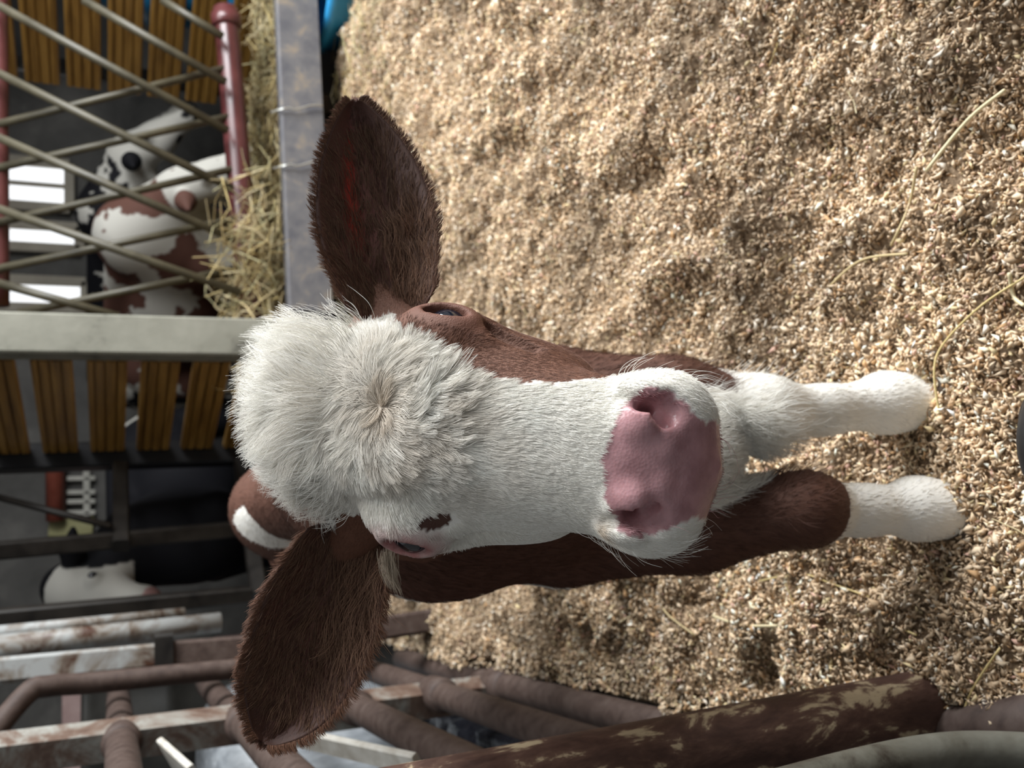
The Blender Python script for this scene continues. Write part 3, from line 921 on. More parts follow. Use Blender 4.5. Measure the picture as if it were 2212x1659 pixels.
calf = empty('calf', (-.08, .95, 0))
tag(calf, 'brown and white calf with white face and pink nose looking up on the sawdust', 'calf')
me, CV = solid(calf_field, (-.42, .38, -.02), (.16, 1.74, .84), .0026, 'body')
ccol, cwhite, cnose, chead, cspot = coat(CV)
set_color(me, 'col', ccol)
body = link('body', me, M_coat, calf)
mat, t, b, N, Lk = nt('wet_muzzle')
a = N.new('ShaderNodeAttribute'); a.attribute_name = 'col'
tc = N.new('ShaderNodeTexCoord')
no = N.new('ShaderNodeTexNoise'); no.inputs['Scale'].default_value = 70; no.inputs['Detail'].default_value = 5
Lk.new(tc.outputs['Object'], no.inputs['Vector'])
mx = N.new('ShaderNodeMix'); mx.data_type = 'RGBA'; mx.blend_type = 'MULTIPLY'; mx.inputs[0].default_value = .55
crp = N.new('ShaderNodeValToRGB')
crp.color_ramp.elements[0].position = .32; crp.color_ramp.elements[0].color = (.55, .42, .42, 1)
crp.color_ramp.elements[1].position = .62; crp.color_ramp.elements[1].color = (1.12, 1.05, 1.05, 1)
Lk.new(no.outputs[0], crp.inputs[0])
Lk.new(a.outputs['Color'], mx.inputs[6]); Lk.new(crp.outputs[0], mx.inputs[7]); Lk.new(mx.outputs[2], b.inputs['Base Color'])
vo = N.new('ShaderNodeTexVoronoi'); vo.inputs['Scale'].default_value = 520
Lk.new(tc.outputs['Object'], vo.inputs['Vector'])
bp = N.new('ShaderNodeBump'); bp.inputs['Strength'].default_value = .18; bp.inputs['Distance'].default_value = .0008
Lk.new(vo.outputs[0], bp.inputs['Height']); Lk.new(bp.outputs[0], b.inputs['Normal'])
b.inputs['Roughness'].default_value = .30
b.inputs['Subsurface Weight'].default_value = .25
b.inputs['Subsurface Radius'].default_value = (.008, .003, .002)
b.inputs['Subsurface Scale'].default_value = .5
me.materials.append(mat)
Q = np.empty(len(me.loops), np.int32); me.loops.foreach_get('vertex_index', Q); Q = Q.reshape(-1, 4)
mi = (cnose[Q].sum(1) >= 2).astype(np.int32)
me.polygons.foreach_set('material_index', mi)

# eyes
def uv_ball(c, r, nu=32, nv=20, name='eye'):
    V, Fc = [], []
    for i in range(nv + 1):
        for j in range(nu):
            a_, b_ = math.pi * i / nv, 2 * math.pi * j / nu
            V.append((c[0] + r * math.sin(a_) * math.cos(b_), c[1] + r * math.sin(a_) * math.sin(b_), c[2] + r * math.cos(a_)))
    for i in range(nv):
        for j in range(nu):
            Fc.append((i * nu + j, (i + 1) * nu + j, (i + 1) * nu + (j + 1) % nu, i * nu + (j + 1) % nu))
    return mesh_np(name, V, Fc)
M_eye = plain('eye_dark', (.008, .010, .018), .05, spec=.7, coat=1.0)
for sg in (1, -1):
    e = link('eye', uv_ball(from_head(EYE_C[sg]), EYE_R), M_eye, calf)
    e['label'] = 'dark glossy eye'

# hooves
M_hoof = mottled('hoof_horn', [(.3, (.05, .035, .028)), (.7, (.12, .085, .06))], 30, rough=(.5, .8))
def hoof(cx, cy, yaw=0.0):
    root = None
    for sx in (-1, 1):
        V, Fc = [], []
        lv = [(0.0, 1.12, .004), (.012, 1.08, .002), (.026, .98, 0.0), (.040, .84, -.004)]
        for z, k, yo in lv:
            for j in range(14):
                t_ = 2 * math.pi * j / 14
                px_ = sx * .0155 + math.cos(t_) * .0145 * k
                py_ = -.012 - yo * 2 + math.sin(t_) * .030 * k - (.010 * (1 - z / .04) if math.sin(t_) < 0 else 0)
                V.append((cx + px_, cy + py_, z - .004))
        for i in range(3):
            for j in range(14):
                Fc.append((i * 14 + j, i * 14 + (j + 1) % 14, (i + 1) * 14 + (j + 1) % 14, (i + 1) * 14 + j))
        Fc.append(tuple(range(13, -1, -1))); Fc.append(tuple(42 + j for j in range(14)))
        link('hoof', mesh_np('hoof', V, Fc), M_hoof, calf)
for hx, hy in ((-.018, .722), (-.135, .684), (-.149, 1.535), (-.281, 1.595)):
    hoof(hx, hy)

# ears: cupped leaf, inner side to the camera
def ear_mesh(spec, name):
    mid = np.array([dep(p[0], p[1], d_) for p, d_, w_ in spec]); hw = np.array([w_ for _, _, w_ in spec])
    u = np.linspace(0, 1, len(mid)); uu = np.linspace(0, 1, 40)
    tab = spline_table(np.column_stack([u, mid, hw]), 40)
    M_, W_ = tab[1:4].T, np.maximum(tab[4], .001)
    d_ = np.gradient(M_, axis=0); d_ /= np.linalg.norm(d_, axis=1)[:, None]
    view = np.array(CP) - M_; view /= np.linalg.norm(view, axis=1)[:, None]
    wd = np.cross(d_, view); wd /= np.linalg.norm(wd, axis=1)[:, None]
    nf = np.cross(wd, d_)
    na = 25
    aa = np.linspace(-1, 1, na)
    cup = np.interp(uu, [0, .12, .4, .75, 1], [.034, .028, .020, .010, .002])
    inner = M_[:, None] + wd[:, None] * (aa[None, :, None] * W_[:, None, None]) - nf[:, None] * (cup[:, None] * (1 - np.abs(aa[None]) ** 2.2))[..., None]
    ripple = .0018 * np.sin(aa[None] * 9 + uu[:, None] * 3) * (1 - np.abs(aa[None])) * np.sin(np.pi * uu[:, None])
    inner = inner + nf[:, None] * ripple[..., None]
    th = .0022 + .004 * (1 - np.abs(aa[None, :, None]) ** 2) * (1 - .6 * uu[:, None, None])
    outer = inner - nf[:, None] * th
    V = np.concatenate([inner.reshape(-1, 3), outer.reshape(-1, 3)])
    n1, o = 40 * na, 40 * na
    F_ = []
    for i in range(39):
        for j in range(na - 1):
            k = i * na + j
            F_.append((k, k + 1, k + na + 1, k + na)); F_.append((o + k, o + k + na, o + k + na + 1, o + k + 1))
        k = i * na
        F_.append((k, k + na, o + k + na, o + k))
        k = i * na + na - 1
        F_.append((k, o + k, o + k + na, k + na))
    for j in range(na - 1):
        F_.append((j, o + j, o + j + 1, j + 1))
        k = 39 * na + j
        F_.append((k, k + 1, o + k + 1, o + k))
    return V, np.array(F_), inner, outer, d_, wd, nf, uu, aa
mat, t, b, N, Lk = nt('ear_skin')
a = N.new('ShaderNodeAttribute'); a.attribute_name = 'col'
Lk.new(a.outputs['Color'], b.inputs['Base Color'])
b.inputs['Roughness'].default_value = .6
tr = N.new('ShaderNodeBsdfTranslucent'); tr.inputs[0].default_value = (.85, .12, .05, 1)
ms = N.new('ShaderNodeMixShader'); gl = N.new('ShaderNodeAttribute'); gl.attribute_name = 'glow'; Lk.new(gl.outputs['Fac'], ms.inputs[0])
Lk.new(b.outputs[0], ms.inputs[1]); Lk.new(tr.outputs[0], ms.inputs[2]); Lk.new(ms.outputs[0], N['Material Output'].inputs[0])
M_ear = mat
for k, spec in enumerate((EAR_R, EAR_L)):
    V, F_, inner, outer, d_, wd, nf, uu, aa = ear_mesh(spec, 'ear')
    em = mesh_fast('ear', V, F_)
    ni = 40 * 25
    col = np.tile(np.array([.075, .032, .022]), (2 * ni, 1))
    ii, jj = np.divmod(np.arange(ni), 25)
    inn = np.exp(-((aa[jj] + .15) / .45) ** 2) * np.interp(uu[ii], [0, .15, .4, .7, .85, 1], [.2, .6, 1, .9, .3, 0])
    col[:ni] = col[:ni] * (1 - .8 * inn[:, None]) + np.array([.19, .065, .05]) * .8 * inn[:, None]
    set_color(em, 'col', col)
    glow = np.full(2 * ni, .05)
    st = np.exp(-((aa[jj] + (.38 if k == 0 else -.1)) / .13) ** 2) * np.interp(uu[ii], [.25, .4, .65, .8], [0, 1, 1, 0])
    glow[:ni] += .33 * st * (1 if k == 0 else .3); glow[ni:] += .33 * st * (1 if k == 0 else .3)
    set_color(em, 'glow', np.repeat(glow[:, None], 3, 1))
    ear = link('ear', em, M_ear, calf)
    # fringe and inside hair
    r = np.random.default_rng(40 + k)
    roots, dirs, nrm, ln, cc = [], [], [], [], []
    for cnt, mode in ((6500, 'edge'), (3600, 'inside'), (3500 if k == 0 else 8000, 'fine'), (900, 'tuft')):
        fu = r.random(cnt) * .96 + .01
        if mode == 'edge':
            fa = np.where(r.random(cnt) < .5, -1, 1) * (1 - .24 * r.random(cnt) ** 2)
        elif mode == 'inside':
            fa = r.uniform(-.85, .95, cnt); fu = r.random(cnt) * .72
        elif mode == 'tuft':
            fa = r.uniform(.1, 1.0, cnt) * (1 if k == 0 else -1); fu = r.uniform(.02, .40, cnt)
        else:
            fa = r.uniform(-1, 1, cnt)
        i0 = np.clip((fu * 39).astype(int), 0, 38); j0 = np.clip(((fa + 1) / 2 * 24).astype(int), 0, 23)
        ft, fj = (fu * 39 - i0)[:, None], ((fa + 1) / 2 * 24 - j0)[:, None]
        P = (inner[i0, j0] * (1 - ft) + inner[i0 + 1, j0] * ft) * (1 - fj) + (inner[i0, j0 + 1] * (1 - ft) + inner[i0 + 1, j0 + 1] * ft) * fj
        D = d_[i0] + wd[i0] * (fa * (1.1 if mode == 'edge' else .45))[:, None] + r.normal(0, .18, (cnt, 3))
        if mode == 'tuft':
            D = wd[i0] * fa[:, None] * .2 + d_[i0] * .9 - nf[i0] * .1 + r.normal(0, .25, (cnt, 3))
        D /= np.linalg.norm(D, axis=1)[:, None]
        roots.append(P); dirs.append(D); nrm.append(nf[i0])
        base = {'edge': .009, 'inside': .016, 'fine': .005, 'tuft': .024}[mode]
        ln.append(base * r.uniform(.6, 1.25, cnt) * np.interp(fu, [0, .3, .8, 1], [1.2, 1.1, .85, .7]) * (1.0 if k == 0 else 1.25))
        c0 = {'edge': np.array([.155, .075, .045]), 'inside': np.array([.155, .085, .052]), 'fine': np.array([.085, .038, .025]), 'tuft': np.array([.27, .155, .10])}[mode]
        cc.append(c0 * (1.0 if k == 0 else 1.35) * r.uniform(.6, 1.4, (cnt, 1)))
    hair('ear_fur', np.concatenate(roots), np.concatenate(dirs), np.concatenate(nrm), np.concatenate(ln), np.concatenate(cc), .00013, M_hair, ear, lift=.35, curl=.14, clump=.55, seed=50 + k)
    if k == 1:
        cnt = 170
        b0, b1 = dep(838, 1196, .652), dep(850, 1288, .650)
        P = b0 + r.normal(0, .0028, (cnt, 3))
        D = (b1 - b0) / np.linalg.norm(b1 - b0) + r.normal(0, .07, (cnt, 3))
        hair('ear_lock', P, D, np.tile(np.array(-CF), (cnt, 1)), .026 * r.uniform(.6, 1.15, cnt), np.array([.52, .43, .33]) * r.uniform(.8, 1.15, (cnt, 1)), .00014, M_hair, ear, lift=.1, curl=.1, clump=.6, seed=91)
    # short hair on the back of the ear
    cnt = 4000
    i0 = r.integers(0, 40, cnt); j0 = r.integers(0, 25, cnt)
    hair('ear_back_fur', outer[i0, j0], d_[i0] + r.normal(0, .1, (cnt, 3)), -nf[i0], .007 * r.uniform(.6, 1.2, cnt), np.array([.16, .062, .035]) * r.uniform(.7, 1.3, (cnt, 1)), .00014, M_hair, ear, lift=.3, seed=60 + k)

# --- fur
fq = to_head(CV[Q].mean(1))
fs, fl, fn = fq.T
Vf = CV
hd_f = chead[Q].all(1)
def strands(name, dens, n, seed, length, radius, lift, droop=.5, curl=0.0, clump=0.0, flow=None, jitter=.15, tint=1.0, spread=.22):
    P, nr = scatter(Vf, Q, dens, n, seed)
    r = np.random.default_rng(seed + 500)
    D = flow(P)
    D = D + r.normal(0, jitter, D.shape)
    D = D - nr * (D * nr).sum(1)[:, None]
    D /= np.linalg.norm(D, axis=1)[:, None] + 1e-9
    c, w_, nz, hd_, sp = coat(P)
    c = c * (1 + spread * (r.random((n, 1)) - .5) * 2) * tint
    ln = length(P) * r.uniform(.65, 1.2, n)
    return hair(name, P, D, nr, ln, np.clip(c, 0, .95), radius, M_hair, body, lift=lift, droop=droop, curl=curl, clump=clump, seed=seed)
WH = np.array([-.026, .009])
def head_flow(P):
    q = to_head(P)
    ds, dl = q[:, 0] - WH[0], q[:, 1] - WH[1]
    r = np.sqrt(ds ** 2 + dl ** 2) + 1e-4
    ds2 = ds / r + np.clip(q[:, 0] * 9, 0, 2.2) + .38 * wob(P, 52, .4) + .2 * wob(P, 130, 1.4)
    dl2 = dl / r + .55 * wob(P, 44, 1.9) + .3 * wob(P, 120, .2)
    return ds2[:, None] * HA + dl2[:, None] * HL - HN * .05
def body_flow(P):
    g = np.tile(np.array([0.0, .25, -1.0]), (len(P), 1))
    top = P[:, 1] > .85
    g[top] = np.array([-.15, .9, -.5])
    return g
c_f = CV[Q].mean(1)
near_ear = (((c_f - EAR_STUB_R) ** 2).sum(1) < .056 ** 2) | (((c_f - EAR_STUB_L) ** 2).sum(1) < .05 ** 2)
topw = ~near_ear & hd_f & cwhite[Q].all(1) & ~cnose[Q].any(1) & ~cspot[Q].any(1)
dens_long = np.where(topw & (fs < .035) & (fn > -.055), np.interp(fs, [-.15, -.02, .035], [1, 1, .35]), 0) * np.where((fs > -.06) & (fl < -.052), .0, 1)
strands('forehead_fur', dens_long, 52000, 11,
        lambda P: (lambda q: np.interp(q[:, 0], [-.15, -.09, -.03, .02, .06, .09], [.040, .036, .026, .020, .013, .008]) * np.interp(q[:, 2], [-.06, -.02, .0], [.45, .75, 1]) * np.where(q[:, 0] > -.085, np.interp(np.abs(q[:, 1]), [.042, .062], [1, .30]), 1) * np.where(q[:, 0] > -.055, np.interp(q[:, 1], [-.05, -.022], [.32, 1]), 1) * np.interp(np.hypot(q[:, 0] - WH[0], q[:, 1] - WH[1]), [0, .02], [.6, 1]))(to_head(P)),
        .00014, .46, droop=.70, curl=.20, clump=.8, flow=head_flow, jitter=.20, spread=.12)
strands('face_fur', np.where(hd_f & cwhite[Q].all(1) & ~cnose[Q].any(1) & ~cspot[Q].any(1), 1, 0), 70000, 12,
        lambda P: (lambda q: np.interp(q[:, 0], [-.1, .03, .08, .12, .18], [.010, .009, .0075, .0050, .0030]) * np.interp(np.abs(q[:, 1]), [.048, .062], [1, .5]) * np.interp(np.minimum(np.linalg.norm(q - EYE_C[1] - EYE_D[1] * .018, axis=1), np.linalg.norm(q - EYE_C[-1] - EYE_D[-1] * .018, axis=1)), [.018, .034], [.40, 1]))(to_head(P)),
        .00013, .22, droop=.8, flow=head_flow, jitter=.10, spread=.10)
nose_edge = cnose[Q].any(1)
strands('muzzle_fuzz', np.where(hd_f & (fs > .10) & ~(nose_edge & (np.abs(fl) < .036) & (fn > -.05)), 1, 0), 9000, 13,
        lambda P: np.full(len(P), .0035), .00010, .5, flow=head_flow, jitter=.25, spread=.15)
strands('cheek_fur', np.where(hd_f & ~cwhite[Q].any(1) & ~nose_edge & ~cspot[Q].any(1) & (fs > -.1), 1, 0), 26000, 14,
        lambda P: np.full(len(P), .0034), .00011, .13, droop=.9, flow=head_flow, jitter=.06, spread=.22)
strands('coat', np.where(~hd_f & (CV[Q].mean(1)[:, 2] > .02), 1, 0) * np.where(CV[Q].mean(1)[:, 1] < 1.0, 1, .6), 66000, 15,
        lambda P: np.interp(P[:, 2], [0, .12, .3, .5], [.006, .007, .011, .012]), .00019, .22, droop=.7, flow=body_flow, jitter=.15, spread=.22)
cen = CV[Q].mean(1)
strands('brisket_tuft', np.exp(-(((cen - np.array([-.066, .745, .280])) / np.array([.038, .05, .045])) ** 2).sum(1)) * (cen[:, 1] < .83), 7000, 16,
        lambda P: np.full(len(P), .026), .00017, .6, droop=.4, curl=.1, flow=lambda P: np.tile(np.array([0.05, -.35, -1.0]), (len(P), 1)), jitter=.3, spread=.1)
strands('poll_crest', np.where(topw & (fs < -.06) & (fn > -.03), np.interp(fs, [-.16, -.10, -.06], [1, .6, .1]), 0), 5200, 18,
        lambda P: np.full(len(P), .044), .00014, .85, droop=.55, curl=.22, clump=.75, flow=head_flow, jitter=.3, spread=.1)
strands('nose_bridge_fur', np.where(topw & (fs > -.015) & (fs < .11) & (fn > -.07), np.interp(fs, [-.015, .02, .07, .11], [.3, 1, .8, .3]), 0), 30000, 19,
        lambda P: (lambda q: np.interp(q[:, 0], [-.02, .03, .07, .11], [.020, .014, .010, .006]) * np.interp(q[:, 2], [-.06, -.02, .0], [.5, .8, 1]) * np.interp(q[:, 1], [-.058, -.030], [.38, 1]))(to_head(P)), .00013, .26, droop=.85, curl=.08, clump=.35, flow=head_flow, jitter=.14, spread=.12)
# whiskers along the lips
wq = (np.exp(-((np.abs(fl) - .047) / .008) ** 2) + np.exp(-((fn + .055) / .010) ** 2) * .6) * ((fs > .105) & hd_f & (fn < -.012) & (fn > -.1))
strands('whiskers', wq + 1e-9 * hd_f, 150, 17, lambda P: np.full(len(P), .021), .00011, .75, droop=.9, curl=.15, flow=head_flow, jitter=.35, spread=.1)
cow('white heifer with red-brown patches feeding behind the lattice gate', Vector((.60, 4.16, -.02)), -.95, .93, (.33, .03, .62), pied(RED, -.12, 9.0, 2.3), head_yaw=.45, head_pitch=-.95, group='cattle behind the pen')
cow('black and white heifer standing farther back behind the lattice gate', Vector((.82, 5.02, -.02)), -.62, 1.02, (.36, .04, .74), pied(BLK, -.30, 7.5, 2.6), head_yaw=.2, head_pitch=-.75, group='cattle behind the pen')
def black_white_face(q, hl):
    k = np.ones(len(q))
    face = ((hl ** 2).sum(1) < .42 ** 2) & (np.abs(hl[:, 1]) < .105) & (hl[:, 0] > -.06) & (hl[:, 0] < .40) & (hl[:, 2] > -.125)
    k[face] = 0
    k[(q[:, 0] < -.9) & (q[:, 2] > .72) & (wob(q, 9, .3) > -.1)] = 0
    c = WHT * .95 * (1 - k[:, None]) + BLK * k[:, None]
    nose = face & (hl[:, 0] > .31)
    c[nose] = np.array([.30, .17, .16])
    return c
cow('black cow with a white face standing behind the dark rails', Vector((-.60, 3.78, -.02)), -1.95, .92, (.25, -.06, 1.06), black_white_face, head_yaw=.12, head_pitch=-.85, group='cattle behind the pen')

# ------------------------------------------------------------------ dark railing in front of the black cow
dg = empty('dark_railing', at_y(400, 1150, 3.1)); dg.location.z = 0
tag(dg, 'dark steel railing between the black post and the black cow', 'railing')
def pt(*a): return tube([at_y(x, y, Y) for x, y, Y in a[0]], a[1], 14)
link('upright', beam(at_y(-30, 1192, 3.05), at_y(560, 1139, 3.25), .052, .045, (1, 0, 0)), M_dark, dg, smooth=False)
link('upright', beam(at_y(-30, 1338, 2.9), at_y(540, 1284, 2.98), .050, .05, (1, 0, 0)), M_dark, dg, smooth=False)
link('rail', beam(at_y(260, 1008, 3.45), at_y(262, 1180, 3.1), .05, .05, (0, 0, 1)), M_dark, dg, smooth=False)
link('rail', beam(at_y(520, 1000, 3.45), at_y(560, 1290, 3.0), .05, .05, (0, 0, 1)), M_dark, dg, smooth=False)
link('brace', tube([at_y(-20, 1070, 3.3), at_y(240, 1137, 3.12)], .011, 10), M_dark, dg)

# ------------------------------------------------------------------ far left: wall fittings, pipes
def block(name, x0, y0, x1, y1, Y, th, mat, label, cat, bevel=.008):
    a_, b_ = at_y(x0, (y0 + y1) / 2, Y), at_y(x1, (y0 + y1) / 2, Y)
    wdt = abs(at_y((x0 + x1) / 2, y0, Y).x - at_y((x0 + x1) / 2, y1, Y).x)
    a_.y = b_.y = Y + th / 2
    o = link(name, beam(b_, a_, wdt, th, (1, 0, 0), bevel), mat, smooth=False)
    return tag(o, label, cat)
M_redp = mottled('red_lead_paint', [(.3, (.22, .05, .03)), (.7, (.36, .10, .065))], 6, 4, (.4, .7))
M_yel = mottled('yellow_board', [(.3, (.28, .26, .12)), (.7, (.42, .40, .21))], 6, 4, (.6, .8))
rb = link('red_pipe', tube([at_y(118, 780, 6.22), at_y(120, 1124, 6.22)], .055, 20), M_redp); tag(rb, 'red painted pipe running across the far wall', 'pipe')
block('yellow_board', 105, 1118, 200, 1160, 6.25, .04, M_yel, 'small yellow-green board hanging below the red pipe', 'board')
M_rungs = mottled('pale_rail', [(.3, (.40, .39, .34)), (.7, (.60, .58, .52))], 6, 4, (.5, .8))
fr = empty('pale_rack', at_y(160, 1060, 5.8)); fr.location.z = 0; tag(fr, 'pale slatted rack on the far wall beside the red pipe', 'rack')
for y_ in (1034, 1064, 1084, 1108):
    link('slat', beam(at_y(145, y_, 6.26), at_y(205, y_ - 1, 6.26), .028, .03, (1, 0, 0)), M_rungs, fr, smooth=False)
link('side_rail', beam(at_y(187, 1015, 6.26), at_y(188, 1113, 6.26), .04, .03, (0, 0, 1)), M_rungs, fr, smooth=False)

wp = link('water_pipe', tube([at_y(-30, 1367, 2.75), at_y(398, 1324, 2.85)], .016, 16), M_whitep); tag(wp, 'thin white enamelled pipe standing beside the dark railing', 'pipe')
wp = link('milk_pipe', tube([at_y(-30, 1398, 2.7), at_y(200, 1374, 2.75), at_y(475, 1344, 2.8)], .029, 20), M_whitep); tag(wp, 'thick white pipe standing next to the thin white pipe', 'pipe')

# ------------------------------------------------------------------ rusty stall frame on the left
sf = empty('stall_post', at_y(520, 1405, 2.35)); sf.location.z = 0
tag(sf, 'white enamelled stall post with rusty foot and dark clamp', 'post')
link('upper_tube', beam(at_y(-30, 1452, 2.28), at_y(345, 1416, 2.34), .058, .055, (1, .3, 0), .008), M_whitep, sf, smooth=False)
link('lower_tube', beam(at_y(338, 1416, 2.34), at_y(560, 1398, 2.36), .062, .058, (1, .3, 0), .008), M_rust, sf, smooth=False)
link('lower_tube', beam(at_y(555, 1398, 2.36), Vector((at_y(555, 1398, 2.36).x + .02, 2.36, -.02)), .062, .058, (1, .3, 0), .008), M_rust, sf, smooth=False)
link('clamp', beam(at_y(332, 1416, 2.34), at_y(372, 1412, 2.34), .10, .085, (1, .3, 0), .01), M_dark, sf, smooth=False)
hp_ = link('hoop_pipe', tube(smooth_path([at_y(560, 1440, 2.12), at_y(400, 1455, 2.1), at_y(200, 1475, 2.08), at_y(105, 1482, 2.06), at_y(55, 1502, 2.04), at_y(-60, 1640, 1.95)], 6), .022, 16), M_rust)
tag(hp_, 'rusty brown pipe bent over at its top above the stall rails', 'pipe')

pf = empty('pipe_fence', (-.69, 1.91, 0)); tag(pf, 'rusty steel pipe fence along the side of the pen', 'fence')
# angle-iron upright
ap0, ap1 = at_y(1118, 1487, 1.93), at_y(-40, 1632, 1.90)
def angle_bar(a, b, w, th, s1, s2):
    a, b = Vector(a), Vector(b)
    d = (b - a).normalized(); s1 = Vector(s1).normalized(); s1 = (s1 - d * s1.dot(d)).normalized(); s2 = (Vector(s2) - d * Vector(s2).dot(d)); s2 = (s2 - s1 * s2.dot(s1)).normalized()
    prof = [(0, 0), (w, 0), (w, th), (th, th), (th, w), (0, w)]
    V = [p + s1 * x + s2 * y for p in (a, b) for x, y in prof]
    Fc = [(k, (k + 1) % 6, 6 + (k + 1) % 6, 6 + k) for k in range(6)] + [(0, 5, 4, 3, 2, 1), (6, 7, 8, 9, 10, 11)]
    return mesh_np('angle', V, Fc)
link('angle_post', angle_bar(ap0 + Vector((.022, -.03, 0)), ap1 + Vector((.022, -.03, 0)), .058, .007, (-1, .15, 0), (0, 1, 0)), M_whitep if False else mottled('angle_iron', [(.33, (.07, .035, .025)), (.45, (.15, .10, .075)), (.56, (.28, .27, .24)), (.75, (.36, .37, .35))], 7, 7, (.4, .7), bump=.25, dist=.9), pf, smooth=False)
for z, xa, ya, ext in ((.035, 1100, 1487, .9), (.185, 950, 1500, .95), (.375, 770, 1524, .95), (.605, 530, 1556, .9), (.83, 270, 1590, .9)):
    y0, y1 = 1.91 + .75, 1.91 - ext
    off = .028
    P = [Vector((fence_x(y_) - .0 + off * 0, y_, z)) for y_ in np.linspace(y0, y1, 8)]
    rad = .029
    link('rail', tube(P, rad, 18), M_rust, pf)
    c_ = Vector((fence_x(1.91), 1.91, z)); d_ = (P[-1] - P[0]).normalized()
    link('collar', tube([c_ - d_ * .035, c_ - d_ * .03, c_ + d_ * .05, c_ + d_ * .058], [.029, .036, .037, .029], 18), M_rust, pf)
e0 = at_z(2012, 1522, .03); e1 = at_y(1350, 1655, .735)
dd_ = (e1 - e0)
end = link('end_post', tube(smooth_path([e0 - dd_ * .12, e0 + dd_ * .02, e0 + dd_ * .3, e0 + dd_ * .7, e1, e0 + dd_ * 2.0], 5), .0375, 24), M_chip2, pf)
end['label'] = 'thick rusty post with flaking cream paint'

# pipes closest to the camera
np1 = link('bent_pipe', tube(smooth_path([at_z(2420, 1640, .03), at_y(2200, 1622, .56), at_y(2040, 1624, .58), at_y(1850, 1662, .58), at_y(1500, 1760, .57)], 6), .0165, 18), M_greenp)
tag(np1, 'grey-green bent pipe in front of the thick rusty post', 'pipe')
np2 = link('ground_pipe', tube([at_z(2030, 1592, .02), at_z(2060, 1588, .035), at_z(2420, 1545, .045)], .030, 18), M_rust)
tag(np2, 'brown pipe lying low on the sawdust at the corner', 'pipe')

# ------------------------------------------------------------------ beyond the fence on the left: wet black sheeting, laths, drum
xs = np.linspace(0, 1, 90); ys = np.linspace(0, 1, 120)
X, Y = np.meshgrid(xs, ys)
Yw = .75 + 1.72 * Y
Xw = fence_x(Yw) - .05 - 1.5 * X
Zw = .02 + .10 * X + .05 * vnoise(Xw * .6 + Yw, Yw * .8 - Xw, .16, 61) + .035 * vnoise(Xw + Yw * .5, Yw - Xw * .4, .055, 62) + .022 * vnoise(Xw, Yw, .022, 63) + .010 * vnoise(Xw, Yw, .009, 64)
Zw = np.where(X < .04, .0, Zw) - .03
ii = np.arange(119)[:, None] * 90 + np.arange(89)[None]
M_film = mottled('wet_black_film', [(.35, (.004, .004, .006)), (.7, (.014, .015, .019))], 12, 4, (.08, .22), spec=.6, bump=.9, bscale=70)
o = link('plastic_sheet', mesh_fast('plastic_sheet', np.stack([Xw, Yw, Zw], -1).reshape(-1, 3), np.stack([ii, ii + 1, ii + 91, ii + 90], -1).reshape(-1, 4)), M_film)
tag(o, 'wrinkled glossy wet black plastic sheet beyond the pipe fence', 'sheet')
M_lath = mottled('pale_lath', [(.3, (.42, .38, .32)), (.7, (.68, .66, .60))], 9, 5, (.5, .8), stretch=(3, 3, 3))
for (a_, b_, w_, lab) in ((((638, 1592), 1.55), ((905, 1652), 1.25), .036, 'pale wooden lath lying on the wet black sheet'), (((362, 1628), 1.75), ((430, 1690), 1.6), .07, 'short pale board propped beyond the upper stall rail')):
    A_, B_ = at_y(*a_[0], a_[1]), at_y(*b_[0], b_[1])
    tag(link('lath', beam(A_, B_, w_, .012, (1, .3, .6), .002), M_lath, smooth=False), lab, 'lath')
M_film2 = mottled('grey_film', [(.3, (.22, .24, .26)), (.7, (.50, .53, .56))], 26, 6, (.15, .35), bump=.8, bscale=60, stretch=(1, 1, .3))
bale = link('wrapped_bale', lathe([(0, 0), (.36, 0), (.42, .04), (.44, .2), (.44, .46), (.41, .56), (.34, .60), (0, .61)], (-1.40, 2.98, -.02), 48, 'bale'), M_film2)
tag(bale, 'round bale in pale grey wrinkled wrap behind the stall rails', 'bale')
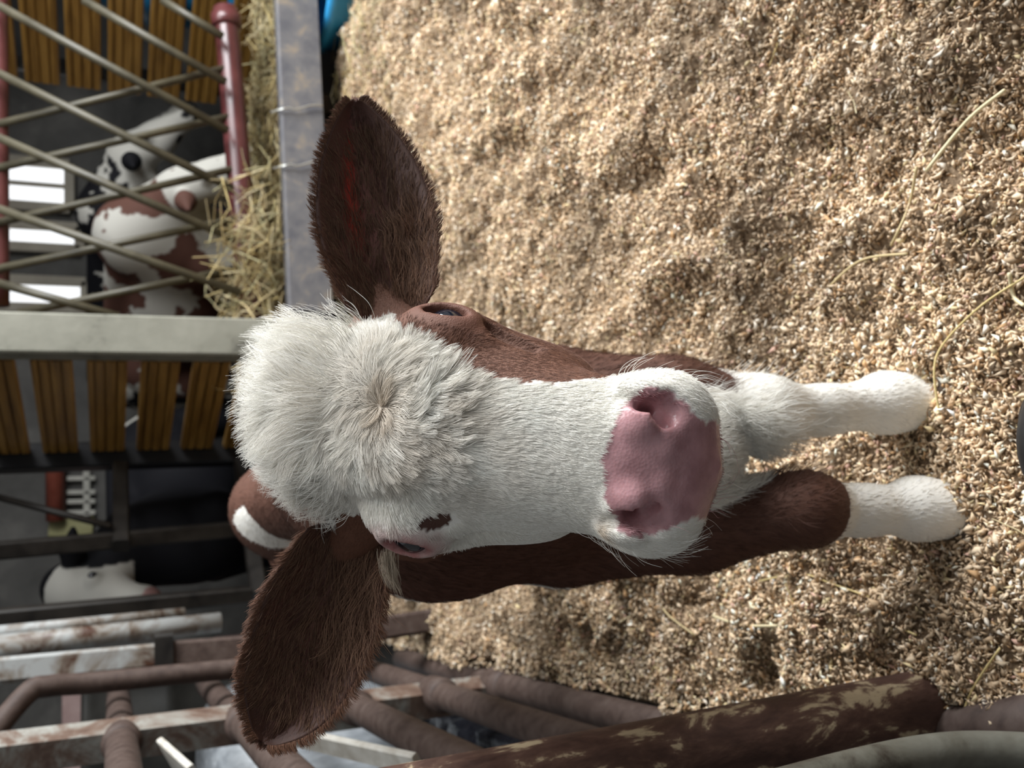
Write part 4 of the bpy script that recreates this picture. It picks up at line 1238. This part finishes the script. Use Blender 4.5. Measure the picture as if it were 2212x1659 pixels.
M_drumg = mottled('grey_drum', [(.3, (.035, .034, .03)), (.7, (.075, .072, .065))], 5, 4, (.4, .7))
gd = empty('grey_drum', (-1.36, 3.95, -.02)); tag(gd, 'dark grey steel drum behind the stall frame', 'drum')
link('body', lathe([(0, 0), (.28, 0), (.285, .02), (.28, .04), (.28, .33), (.295, .35), (.28, .37), (.28, .64), (.295, .66), (.28, .68), (.28, .93), (.29, .95), (.28, .97), (.26, .955), (0, .955)], (-1.36, 3.95, -.02)), M_drumg, gd)
# pink block wall piece, low, far left
pwl = empty('wall_inner', (-2.4, 5.4, 0)); tag(pwl, 'low wall of pale pink blocks far beyond the stall frame', kind='structure')
bm0 = None
for row in range(7):
    for k in range(6):
        x_ = -3.3 + k * .31 + (.155 if row % 2 else 0); z_ = .0 + row * .155
        if bm0 is None:
            me = beam((-.148, 0, 0), (.148, 0, 0), .12, .142, (0, 1, 0), .006, 'block'); bm0 = me
        o = bpy.data.objects.new('block', bm0); COL.objects.link(o)
        if not bm0.materials: bm0.materials.append(PINKW)
        o.parent = pwl; o.location = Vector((x_, 5.35, z_ + .08)) - pwl.location

# ------------------------------------------------------------------ toe of a black rubber boot at the very edge
M_rub = mottled('black_rubber', [(.45, (.010, .010, .011)), (.66, (.02, .02, .02)), (.72, (.35, .30, .24))], 45, 5, (.4, .6))
def boot_f(P):
    d = sd_chain(P, [(0, .0, .045), (0, .10, .048), (0, .185, .040)], [.047, .050, .042], .02)
    d = smin(d, sd_cone(P, (0, -.02, .06), (0, -.03, .30), .052, .060), .03)
    d = np.maximum(d, .012 - P[:, 2])
    return smin(d, np.maximum(sd_ell(P, (0, .085, .012), (.054, .145, .03)), np.abs(P[:, 2] - .010) - .012), .004)
tip = at_z(2212, 895, .065)
br_ = empty('boot', (tip.x - .004, tip.y - .235, .03)); tag(br_, 'toe of a black rubber boot standing on the sawdust', 'boot')
me, _ = solid(boot_f, (-.09, -.13, -.02), (.09, .26, .36), .006, 'shell')
me.transform(Matrix.Translation(br_.location))
link('shell', me, M_rub, br_)
